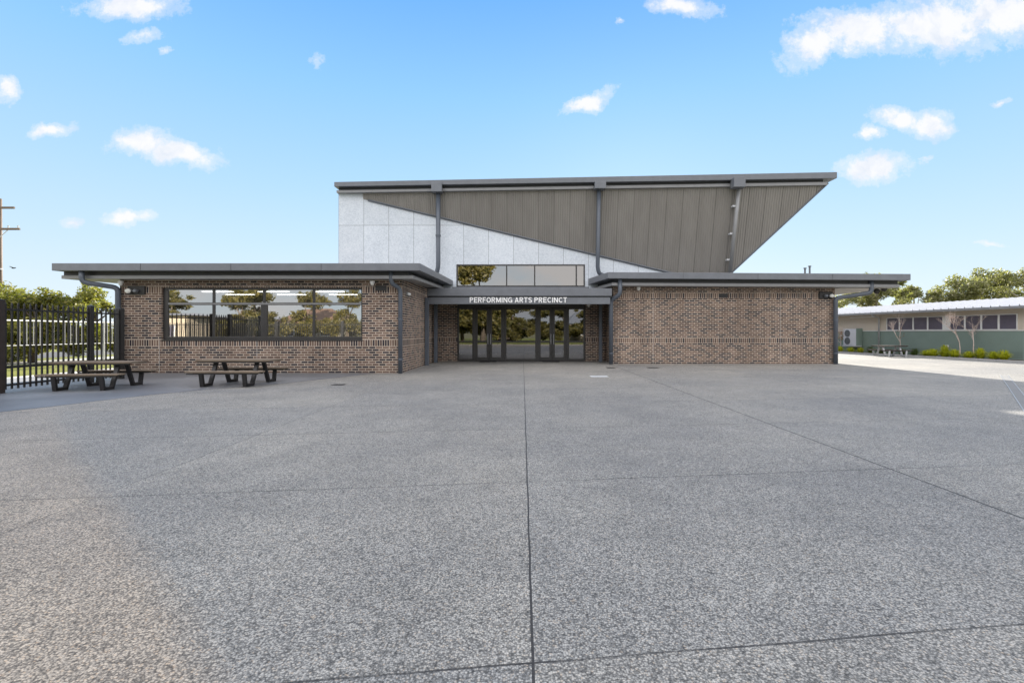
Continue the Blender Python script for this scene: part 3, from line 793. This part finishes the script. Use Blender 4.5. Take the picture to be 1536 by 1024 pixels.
for (x, y, D, lab) in ((571.5,432,17.45,'dark wall vent in the brick right of the long window'),(1085,443.5,22.6,'dark wall vent high on the windowless brick wall')):
    c = Vector(P(x, y, D)); t_ = thing('wall_vent', lab, 'vent', tuple(c), group='vents in the brick')
    MB().box(c.x-.2, c.x+.2, c.y-.025, c.y+.01, c.z-.09, c.z+.09).build('vent_frame', M['steel_dark'], t_)
    mb = MB()
    for i in range(5): mb.box(c.x-.18, c.x+.18, c.y-.04, c.y-.024, c.z-.075+i*.033, c.z-.06+i*.033)
    mb.build('vent_louvre', M['black'], t_)
for (x, y, lab) in ((1314,436.5,'round black spotlight, nearer the downpipe of the pair under the far roof end'),(1325,433,'round black spotlight, nearer the roof tip of the pair under the far roof end')):
    c = Vector(P(x, y, 22.6)); t_ = thing('spotlight', lab, 'spotlight', tuple(c), group='spotlights under the roof end')
    MB().tube([(c.x,c.y,3.45),(c.x,c.y,c.z+.05)], .02, 8).build('lamp_stem', M['black'], t_)
    MB().tube([(c.x-.02,c.y+.1,c.z+.03),(c.x,c.y,c.z),(c.x+.01,c.y-.09,c.z-.02)], [.07,.12,.12], 14).build('lamp_housing', M['black'], t_, smooth=True)
for (x, y, lab) in ((1207.5,405.5,'short grey vent pipe poking above the brick wing roof'),(1214.5,402.5,'taller grey vent pipe poking above the brick wing roof')):
    c = Vector(P(x, y, 25)); t_ = thing('roof_vent_pipe', lab, 'vent pipe', (c.x, c.y, 4.05))
    MB().tube([(c.x,c.y,4.0),(c.x,c.y,c.z+.1)], .045, 10).build('vent_tube', M['steel'], t_)
    MB().tube([(c.x,c.y,c.z+.08),(c.x,c.y,c.z+.13)], .075, 10).build('vent_cowl', M['steel'], t_)

# ground fittings -----------------------------------------------------------
def gp(x, y): D = F*H/(y-498); return ((x-784)*D/F, D)
def mat_box(name, X, Y, wx, wy, z, m, label, cat, group=None, slots=0):
    t_ = thing(name, label, cat, (X, Y, 0), group=group)
    MB().box(X-wx/2, X+wx/2, Y-wy/2, Y+wy/2, .002, z).build('frame' if slots else 'pad', m, t_, bevel=.003)
    if slots:
        mb = MB()
        for i in range(slots):
            a = X-wx/2+.02+(wx-.04)*i/slots
            mb.box(a, a+(wx-.04)/slots*.55, Y-wy/2+.02, Y+wy/2-.02, z, z+.004)
        mb.build('grate', M['steel_dark'], t_)
mat_box('drain_grate', *gp(508,577), .34, .30, .008, M['black'], 'dark drain grate in the paving in front of the long window', 'drain grate', 'drain grates in the paving', 7)
mat_box('drain_grate', *gp(916,551.5), .32, .5, .008, M['black'], 'dark drain grate at the foot of the downpipe right of the entrance', 'drain grate', 'drain grates in the paving', 7)
mat_box('drain_grate', *gp(979,551.5), .42, .5, .008, M['black'], 'dark drain grate in front of the windowless brick wall', 'drain grate', 'drain grates in the paving', 7)
mat_box('pale_rectangle', *gp(898.5,564.6), .56, .42, .010, M['galv'], 'white flat rectangle on the paving before the entrance', 'flat rectangle')  # thin pale rectangle lying on the paving
mat_box('door_mat', -1.70, 24.2, .82, .55, .02, M['rubber'], 'black door mat before the left pair of glass doors', 'door mat', 'mats at the entrance')
mat_box('door_mat', 1.38, 24.2, .82, .55, .02, M['rubber'], 'black door mat before the right pair of glass doors', 'door mat', 'mats at the entrance')
# diagonal trench drain
a = Vector((16.2, 16.6, 0)); b = Vector((9.0, 8.7, 0)); u = (b-a).normalized(); n = Vector((-u.y, u.x, 0))
t_ = thing('trench_drain', 'narrow trench drain running diagonally across the paving', 'drain', tuple((a+b)/2))
for (o0, o1, m_, nm, z) in ((-.10,-.08,'steel_light','drain_rim',.006),(.08,.10,'steel_light','drain_rim',.006),(-.08,.08,'path2','grate',.004)):
    MB().prism([(a+n*o0)[:2], (b+n*o0)[:2], (b+n*o1)[:2], (a+n*o1)[:2]], .001, z).build(nm, M[m_], t_)

# ------------------------------------------------------------------ picnic tables
def picnic(frame, label, loc, rz, top='timber'):
    t_ = thing('picnic_table', label, 'picnic table', loc, rz, 'picnic tables', local=True)
    def boards(y0, y1, n_, z0, z1, L, tp):
        mb = MB(); wd = (y1-y0)/n_
        for i in range(n_): mb.box(-L/2+R.uniform(0,.006), L/2-R.uniform(0,.006), y0+i*wd+.004, y0+(i+1)*wd-.004, z0, z1)
        return mb.build(tp, M[top], t_, bevel=.004)
    boards(-.40, .40, 6, .645, .685, 2.0, 'table_top')
    boards(-.89, -.55, 3, .375, .41, 1.95, 'bench'); boards(.55, .89, 3, .375, .41, 1.95, 'bench')
    for (ya, yb, z, L) in ((-.38,.38,.615,1.9),(-.87,-.57,.335,1.85),(.57,.87,.335,1.85)):
        MB().box(-L/2, L/2, ya, ya+.04, z, z+.03).build('support_rail', M['black'], t_)
        MB().box(-L/2, L/2, yb-.04, yb, z, z+.03).build('support_rail', M['black'], t_)
    for x in (-.56, .56):
        mb = MB()
        for s_ in (-1, 1):
            mb.bar([(x,.17*s_,.62),(x,.44*s_,.04),(x,.78*s_,.04),(x,.84*s_,.36)], .075, .10)
        mb.box(x-.045, x+.045, -.335, .335, .60, .643)
        mb.box(x-.045, x+.045, -.825, -.615, .337, .373); mb.box(x-.045, x+.045, .615, .825, .337, .373)
        mb.build('leg_frame', frame, t_, bevel=.006)
    return t_
picnic(M['black'], 'timber picnic table with black frame beside the spiked fence', (-11.0, 12.85, .004), math.radians(7)).scale = (.95, .92, 1)
picnic(M['black'], 'timber picnic table with black frame below the middle of the long window', (-7.9, 13.8, .004), math.radians(1))
pt = picnic(M['galv'], 'distant picnic table with pale legs beside the garden bed', (22.0, 29.6, 0), math.radians(-3), 'timber_dark'); pt.scale = (.86, .86, .95)

# ------------------------------------------------------------------ fences
def picket_fence(name, label, pts, posts, group=None):
    t_ = thing(name, label, 'fence', (pts[0][0], pts[0][1], 0), group=group)
    for (X, Y, wd, h, m_) in posts:
        mb = MB(); mb.box(X-wd/2, X+wd/2, Y-wd/2, Y+wd/2, 0, h)
        mb.add([(X-wd/2-.01,Y-wd/2-.01,h),(X+wd/2+.01,Y-wd/2-.01,h),(X+wd/2+.01,Y+wd/2+.01,h),(X-wd/2-.01,Y+wd/2+.01,h),(X,Y,h+.03)], [(0,3,2,1),(0,1,4),(1,2,4),(2,3,4),(3,0,4)])
        mb.build('post', m_, t_)
    for a, b in zip(pts[:-1], pts[1:]):
        a = Vector((*a, 0)); b = Vector((*b, 0)); L = (b-a).length; u = (b-a)/L; n_ = Vector((-u.y, u.x, 0))
        mb = MB(); k = max(1, int(L/.143))
        for i in range(k):
            c_ = a + u*((i+.5)*L/k); q = .0165
            r_ = [c_+u*q+n_*q, c_-u*q+n_*q, c_-u*q-n_*q, c_+u*q-n_*q]
            mb.prism([p[:2] for p in r_], .07, 2.12)
            mb.add([(p.x,p.y,2.12) for p in r_]+[(c_.x,c_.y,2.19)], [(0,1,4),(1,2,4),(2,3,4),(3,0,4)])
        pn = mb.build('picket_panel', M['black'], t_)
        for z, hh in ((2.0,.045),(.60,.06),(.17,.045)):
            m2 = MB(); q = .022
            m2.prism([(a+n_*q)[:2], (a-n_*q)[:2], (b-n_*q)[:2], (b+n_*q)[:2]], z-hh/2, z+hh/2)
            m2.build('rail', M['black'], pn)
    return t_
picket_fence('picket_fence', 'black spiked steel fence with broad posts at the edge of the seating area', [(-12.45,11.8),(-12.45,14.2),(-12.45,15.28),(-14.2,17.5)],
    [(-12.43,11.62,.24,2.22,M['black_brown']),(-12.44,14.2,.12,2.2,M['black']),(-12.48,15.3,.15,2.17,M['black'])])
picket_fence('picket_fence', 'black spiked steel fence behind the viewer, seen only in the glass', [(-34,-3),(-29,-3),(-24,-3),(-19,-3),(-14,-3),(-9,-3)],
    [(x,-3,.24,2.25,M['black']) for x in (-34,-29,-24,-19,-14,-9)])
# pale far fence along the street side
t_ = thing('rail_fence', 'pale galvanised fence with a white top rail beyond the black pickets', 'fence', (-18.85, 17, 0))
for i in range(7):
    Y = 15 + 2.4*i
    MB().tube([(-18.85,Y,0),(-18.85,Y,1.95)], .035, 8).build('post', M['galv'], t_)
mb = MB()
for i in range(54):
    Y = 15.1+i*.26; mb.box(-18.86, -18.84, Y, Y+.025, .95, 1.86)
mb.build('picket_panel', M['steel_light'], t_)
MB().tube([(-18.85,15,1.88),(-18.85,29.4,1.88)], .03, 8).build('rail', M['white'], t_)
MB().tube([(-18.85,15,.95),(-18.85,29.4,.95)], .018, 8).build('rail', M['galv'], t_)

# ------------------------------------------------------------------ trees
def foliage(mb, blobs, n, size, rnd, flat=.8):
    tot = sum(b[3]**2 for b in blobs)
    for (x, y, z, r) in blobs:
        k = max(4, int(n*r*r/tot))
        for _ in range(k):
            v = Vector((rnd.gauss(0,1), rnd.gauss(0,1), rnd.gauss(0,1))).normalized()
            q = Vector((x, y, z)) + Vector((v.x, v.y, v.z*flat))*r*(rnd.random()**.42)*rnd.uniform(.75,1.15)
            a = Vector((rnd.gauss(0,1), rnd.gauss(0,1), rnd.gauss(0,.8))).normalized()
            b = a.orthogonal().normalized(); b = (Matrix.Rotation(rnd.uniform(0,6.28), 3, a) @ b)
            s_ = size*rnd.uniform(.55,1.35)
            mb.add([q-a*s_, q+b*s_*.38, q+a*s_, q-b*s_*.38], [(0,1,2,3)])
def tree(name, label, base, h, w, leaf, bark, n, size, seed, trunk=.3, sub=42, low=.35, group=None, lobes=5, gap=1.0):
    rnd = random.Random(seed); bx_, by_, bz_ = base
    t_ = thing(name, label, 'tree', base, group=group)
    tb = MB(); top = h*.62
    pts = [Vector((bx_,by_,bz_-.1)), Vector((bx_+rnd.uniform(-.1,.1)*w*.3,by_,bz_+h*.25)), Vector((bx_+rnd.uniform(-.1,.1)*w,by_+rnd.uniform(-.1,.1)*w,bz_+top))]
    tb.tube(pts, [trunk,trunk*.75,trunk*.35], 9)
    blobs = []
    L = []
    for i in range(lobes):
        an = 6.283*(i+rnd.random()*.6)/lobes; rr = w*.30*rnd.uniform(.6,1.15)
        L.append(Vector((bx_+math.cos(an)*rr, by_+math.sin(an)*rr, bz_+h*rnd.uniform(low+.1,.86))))
    L.append(Vector((bx_,by_,bz_+h*.82)))
    for c_ in L:
        st = pts[1].lerp(pts[2], rnd.uniform(.1,.9)); md = st.lerp(c_, .5)+Vector((0,0,rnd.uniform(-.05,.12)*h*.4))
        tb.tube([st, md, c_], [trunk*.38,trunk*.24,trunk*.09], 6)
        for _ in range(max(2, sub//len(L))):
            v = Vector((rnd.gauss(0,1),rnd.gauss(0,1),rnd.gauss(0,.75))); v = v.normalized()*rnd.uniform(.35,1.0)
            q = c_ + Vector((v.x*w*.24, v.y*w*.24, v.z*h*.19))
            if q.z > bz_+h*.97: q.z = bz_+h*.97
            if q.z < bz_+h*low: q.z = bz_+h*low
            blobs.append((q.x,q.y,q.z,w*rnd.uniform(.055,.115)*gap))
            if rnd.random() < .6: tb.tube([c_.lerp(md,.3), q], [trunk*.09,trunk*.03], 5, False)
    if low < .1:
        for _ in range(26):
            an = rnd.uniform(0, 6.283); rr = w*.42*rnd.random()**.5
            blobs.append((bx_+rr*math.cos(an), by_+rr*math.sin(an), bz_+h*rnd.uniform(.13,.42), w*rnd.uniform(.09,.13)))
    tb.build('trunk', bark, t_, smooth=True)
    cb = MB(); foliage(cb, blobs, n, size, rnd); cb.build('crown', leaf, t_)
    return t_
tree('hedge_tree', 'bushy yellow-green tree behind the corner post of the black fence', (-26.0,24.5,0), 4.05, 4.6, M['leaf_y'], M['bark'], 13000, .115, 11, .16, 90, .05, lobes=8, gap=1.2)
tree('hedge_tree', 'bushy yellow-green tree in the middle behind the black fence', (-23.5,23.6,0), 3.75, 4.0, M['leaf_y'], M['bark'], 12000, .11, 12, .15, 84, .05, lobes=8, gap=1.2)
tree('hedge_tree', 'bushy yellow-green tree nearest the brick wing behind the black fence', (-22.2,25.4,0), 3.85, 3.6, M['leaf_y'], M['bark'], 11000, .11, 13, .15, 80, .05, lobes=8, gap=1.2)
tree('gum_tree', 'low gum tree beyond the classroom roof, beside the brick wing', (37.2,52,0), 8.0, 8.4, M['leaf_g'], M['gumbark'], 9000, .15, 21, .26, 40, .3, gap=1.0)
tree('gum_tree', 'gum tree in the gap of the tree line beyond the classroom roof', (42.0,53,0), 7.2, 7.2, M['leaf_g'], M['gumbark'], 7500, .15, 22, .26, 34, .3)
tree('gum_tree', 'broad gum tree left of the tallest beyond the classroom roof', (43.0,47.5,0), 7.0, 8.0, M['leaf_g'], M['gumbark'], 8500, .145, 23, .28, 44, .35, gap=1.05, lobes=7)
tree('gum_tree', 'tallest gum tree beyond the right end of the classroom', (48.0,47,0), 7.7, 8.6, M['leaf_g'], M['gumbark'], 9000, .145, 24, .34, 44, .4, lobes=7)
tree('gum_tree', 'dark gum tree at the right edge past the classroom end', (44.5,40,0), 5.6, 6.0, M['leaf_g'], M['gumbark'], 8000, .15, 25, .28, 44, .1, lobes=7)
# trees behind the viewer (seen in the glass)
t0 = tree('street_tree', 'golden tree behind the viewer reflected in the glass', (-14,-20,0), 7.2, 7.5, M['leaf_b'], M['bark'], 9000, .21, 31, .3, 60, .12, 'trees reflected in the glass', lobes=7, gap=1.1)
for (x, y, s_, a, sz) in ((-20,-21,.72,1,.9),(-29.5,-19,1.0,2,.95),(-25.5,-23,.8,.2,.9),(-33,-23,.85,4.2,.9),(-6.2,-20,1.5,3,1.75),(-9,-24,1.0,5.5,.9),(-2,-23,.95,4,.8),(2,-27,1.1,1.7,.8),(5.5,-24,1.0,5,.8),(9.5,-22,.8,2.4,.75),(13,-30,1.3,.6,.8),(20,-26,1.1,.6,.9),(28,-22,.9,3.7,.9),(-3,-34,1.5,2,1.0),(-42,-24,1.1,5,.9)):
    c_ = copy_tree(t0); c_.location = (x, y, 0); c_.scale = (s_, s_, sz); c_.rotation_euler.z = a
# houses behind the viewer
def house(name, label, x, y, wx, wy, h, rh, wall, roofm):
    t_ = thing(name, label, 'house', (x, y, 0))
    o = MB().box(x-wx/2, x+wx/2, y-wy/2, y+wy/2, 0, h).build('wall', wall, t_)
    e = .5
    MB().add([(x-wx/2-e,y-wy/2-e,h),(x+wx/2+e,y-wy/2-e,h),(x+wx/2+e,y+wy/2+e,h),(x-wx/2-e,y+wy/2+e,h),(x-wx/2+2,y,h+rh),(x+wx/2-2,y,h+rh)],
        [(0,1,5,4),(1,2,5),(2,3,4,5),(3,0,4),(0,3,2,1)]).build('roof', roofm, t_)
    for k in (-.3, .05, .32):
        f_ = MB().box(x+wx*k-.8, x+wx*k+.8, y+wy/2, y+wy/2+.06, .9, 2.2).build('window', M['white'], t_)
        MB().box(x+wx*k-.7, x+wx*k+.7, y+wy/2+.06, y+wy/2+.07, 1.0, 2.1).build('pane', M['blind'], f_)
house('house', 'tiled house behind the viewer reflected in the middle of the long window', -27.5, -31, 7.5, 7, 2.6, 1.9, M['house'], M['tile'])
house('house', 'pale flat-roofed house behind the viewer reflected in the left of the long window', -39, -18, 11, 8, 3.1, .35, M['house'], M['steel'])
house('house', 'orange brick house behind the viewer reflected in the left of the long window', -35.5, -30, 7, 7, 3.0, .8, M['redbrick'], M['steel'])
house('house', 'low grey-roofed house behind the viewer reflected in the doors', 15, -36, 14, 9, 2.8, 2.2, M['house'], M['steel'])

# ------------------------------------------------------------------ classroom on the right
rz = math.atan2(U.y, U.x)
C = thing('classroom', 'single-storey cream and green classroom with a white metal roof', 'building', tuple(P0), rz, local=True)
LN = 32
MB().box(0, LN, -6.2, 0, 1.535, 2.72).build('wall', M['cream'], C)
lw = MB().box(0, LN, -6.2, .0, 0, 1.53).build('wall', M['green'], C, label='green painted lower wall')
mb = MB()
for z in (.16, .28, .40): mb.box(.01, LN, .002, .02, z-.012, z+.012)
mb.build('base_batten', M['green'], lw)
MB().box(.0, LN, .002, .03, 1.515, 1.56).build('dado_trim', M['white'], C)
# roof with ribs
mb = MB(); ee = .62; rz0, rz1 = 2.80, 3.42
def rtop(y): return rz0 + (rz1-rz0)*(ee-y)/(ee+3.1)
x0, x1 = -1.6, LN+1
prof = []
x = x0
while x < x1:
    prof += [(x,0),(x+.36,0),(x+.38,.06),(x+.42,.06),(x+.44,0)]; x += .46
vs = []
for (x, h) in prof:
    vs += [(x, ee, rz0+h), (x, -3.1, rz1+h), (x, -6.8, rz0+h)]
fs = []
for i in range(len(prof)-1):
    fs += [(3*i,3*i+1,3*i+4,3*i+3), (3*i+1,3*i+2,3*i+5,3*i+4)]
mb.add(vs, fs)
mb.box(x0, x1, -6.7, .55, 2.70, 2.76)
rf_ = mb.build('roof', M['roofw'], C)
MB().box(x0, x1, .55, .68, 2.66, 2.80).build('gutter', M['steel_light'], rf_, bevel=.01)
def tw(x): k = (x-784)/F; return (25.9-25.5*k)/(k*.992+.127)
def bank(t0_, t1_, n_):
    for i in range(n_):
        a = t0_+(t1_-t0_)*i/n_; b = t0_+(t1_-t0_)*(i+1)/n_
        mb = MB(); z0, z1 = 1.565, 2.42; fw = .045
        mb.box(a, b, .004, .05, z0, z0+fw); mb.box(a, b, .004, .05, z1-fw, z1); mb.box(a, a+fw, .004, .05, z0+fw, z1-fw); mb.box(b-fw, b, .004, .05, z0+fw, z1-fw)
        f_ = mb.build('window', M['white'], C)
        MB().box(a+fw, b-fw, .006, .022, z0+fw, z1-fw).build('pane', M['blind'], f_)
bank(tw(1527), tw(1425), 4); bank(tw(1415.6), tw(1330.6), 4)
MB().box(tw(1425)+.005, tw(1415.6)-.005, .004, .04, 1.565, 2.42).build('wall_panel', M['white'], C)
td = tw(1320)
MB().tube([(td,.6,2.7),(td,.6,2.6),(td,.09,2.45),(td,.09,.05)], .05, 10).build('downpipe', M['galv'], C, smooth=True)
MB().box(td+.35, td+2.6, .004, .03, 2.5, 2.56).build('wall_trim', M['white'], C)
tl = tw(1421); MB().box(tl-.1, tl+.1, .003, .05, .55, .68).build('wall_outlet', M['white'], C)
# air conditioner
ta = tw(1283.5); cA = W(ta, 0, 0)
A_ = thing('air_conditioner', 'pale outdoor air conditioning unit with two stacked fans against the green wall', 'air conditioner', tuple(cA), rz, local=True)
MB().box(-.62, .62, .12, .48, .48, 1.68).build('casing', M['acwhite'], A_, bevel=.015)
MB().box(-.66, -.625, .03, .52, .48, 1.72).build('side_guard', M['green'], A_)
MB().box(-.66, .66, .06, .55, .40, .475).build('stand', M['galv'], A_)
for z in (.80, 1.36):
    mb = MB()
    mb.tube([(.22,.48,z),(.22,.50,z)], .26, 24); fb = mb.build('fan_grille', M['fan'], A_)
    mb = MB()
    for k in range(3):
        rr = .07+.08*k; mb.tube([(.22+rr*math.cos(q*.3927), .51, z+rr*math.sin(q*.3927)) for q in range(17)], .006, 5)
    mb.build('grille_ring', M['steel'], fb)
# strappy plants
def clump(label, tt, off, h, w_, n_, mat, seed):
    rnd = random.Random(seed); c_ = W(tt, off)
    mb = MB()
    for _ in range(n_):
        an = rnd.uniform(0,6.283); r0 = rnd.uniform(0,.12); lean = rnd.uniform(.05,1.0)*w_/2; hh = h*rnd.uniform(.55,1.15)*(1-.62*(2*lean/w_)**2)
        d_ = Vector((math.cos(an),math.sin(an),0)); s_ = Vector((-d_.y,d_.x,0))*rnd.uniform(.008,.016)
        p = [c_+d_*r0, c_+d_*(r0+lean*.35)+Vector((0,0,hh*.65)), c_+d_*(r0+lean*.75)+Vector((0,0,hh)), c_+d_*(r0+lean*1.15)+Vector((0,0,hh*.86))]
        mb.add([p[0]-s_,p[0]+s_,p[1]+s_,p[1]-s_,p[2]+s_*.7,p[2]-s_*.7,p[3]], [(0,1,2,3),(3,2,4,5),(5,4,6)])
    o = mb.build('strappy_plant', mat, loc=tuple(c_))
    return tag(o, label, 'plant', 'strappy plants in the garden bed')
bright = ['big bright clump right of the two bare saplings, at the bed end', 'bright yellow-green clump next to the last one at the right end of the bed', 'bright yellow-green clump right of the paired bare saplings', 'bright low clump in front of the right-hand paired sapling',
    'bright clump at the foot of the left-hand paired sapling', 'tall bright clump just left of the paired bare saplings', 'bright clump below the white wall panel', 'leftmost of the bright yellow-green clumps in the bed']
for i, lab in enumerate(bright):
    clump(lab, .05+.60*i+R.uniform(-.1,.1), 1.15+R.uniform(-.2,.2), (.50,.40,.56,.38,.46,.66,.44,.36)[i], R.uniform(.8,1.05), 330, M['leaf_l'], 100+i)
dark = ['dull green clump just left of the bright clumps', 'dull green clump below the windows, right of the lone bare sapling', 'dull green clump at the foot of the lone bare sapling', 'dull green clump left of the lone bare sapling', 'green clump behind the right legs of the far picnic table',
    'green clump behind the middle of the far picnic table', 'yellowish clump at the left end of the far picnic table', 'green clump right of the air conditioner', 'green clump in front of the air conditioner', 'green clump left of the air conditioner by the brick corner']
for i, lab in enumerate(dark):
    clump(lab, 5.1+.82*i, 1.2+R.uniform(-.12,.12), R.uniform(.34,.46), R.uniform(.6,.8), 220, M['leaf_l'] if i in (5, 6, 7) else M['leaf_d'], 130+i)
# bare saplings
def sapling(label, tt, off, h, spread, seed, leaves=0):
    rnd = random.Random(seed); c_ = W(tt, off)
    t_ = thing('bare_sapling', label, 'sapling', tuple(c_), group='bare saplings in the garden bed')
    mb = MB(); tips = []
    def grow(p, d_, L, r, dep):
        q = p + d_*L*.5 + Vector((rnd.uniform(-.03,.03),rnd.uniform(-.03,.03),0)); e = p + d_*L
        mb.tube([p,q,e], [r,r*.85,r*.62], 5, False)
        if dep == 0: tips.append(e); return
        for _ in range(rnd.choice((2,3,3))):
            v = (d_ + Vector((rnd.gauss(0,1),rnd.gauss(0,1),rnd.uniform(.2,.9)))*spread).normalized()
            grow(p + d_*L*rnd.uniform(.55,1.0), v, L*rnd.uniform(.62,.85), r*.62, dep-1)
    grow(c_, Vector((rnd.uniform(-.03,.03),rnd.uniform(-.03,.03),1)), h*.33, .030, 5)
    mb.build('trunk', M['twig'], t_)
    if leaves:
        cb = MB(); foliage(cb, [(c_.x,c_.y,c_.z+h*.42,.26),(c_.x,c_.y,c_.z+h*.55,.22)], leaves, .05, rnd); cb.build('leaves', M['leaf_r'], t_)
sapling('bare sapling with russet leaves beside the air conditioner', tw(1272)-.6, 1.1, 2.5, .40, 5, 130)
sapling('lone bare sapling before the left bank of classroom windows', 6.1, 1.1, 2.9, .45, 6, 40)
sapling('left one of the paired bare saplings before the right bank of classroom windows', 2.35, 1.1, 2.9, .48, 27)
sapling('right one of the paired bare saplings before the right bank of classroom windows', 1.75, .85, 2.8, .48, 8)

# ------------------------------------------------------------------ power pole and bird
pp = Vector((-37.12, 35, 0))
t_ = thing('power_pole', 'timber power pole with two crossarms at the left edge', 'power pole', tuple(pp))
MB().tube([pp, pp+Vector((0,0,10.9))], [.19,.14], 12).build('pole', M['pole'], t_, smooth=True)
for z, L in ((10.22,1.25),(8.72,1.62)):
    arm = MB().box(pp.x-L, pp.x+L, pp.y-.23, pp.y-.13, z-.07, z+.07).build('crossarm', M['pole'], t_)
    if z < 9:
        mb = MB()
        for k in (-.93,-.5,.5,.93): mb.tube([(pp.x+L*k,pp.y-.18,z+.07),(pp.x+L*k,pp.y-.18,z+.24)], [.03,.05], 8)
        mb.build('insulator', M['galv'], arm)
        MB().tube([(pp.x+.75,pp.y-.15,z-.07),(pp.x+.1,pp.y-.15,z-.65)], .025, 6).build('brace', M['galv'], arm)
MB().box(pp.x-.02, pp.x+.34, pp.y-.2, pp.y-.05, 5.85, 5.95).build('bracket', M['galv'], t_)
bp = Vector(P(20, 402, 40))
mb = MB(); mb.sphere(bp, .16, .05, .05, 10, 6)
mb.sphere(bp+Vector((.17,0,.02)), .045, .04, .04, 8, 6)
mb.add([bp+Vector((-.14,0,0)),bp+Vector((-.28,.05,.0)),bp+Vector((-.28,-.05,.0))],[(0,1,2)])
for s_ in (-1,1):
    mb.add([bp+Vector((.06,0,.03)),bp+Vector((-.08,0,.03)),bp+Vector((-.10,s_*.28,.10)),bp+Vector((.02,s_*.24,.11))],[(0,1,2,3)])
tag(mb.build('bird', M['black'], loc=tuple(bp)), 'tiny dark bird flying above the trees at the left', 'bird')
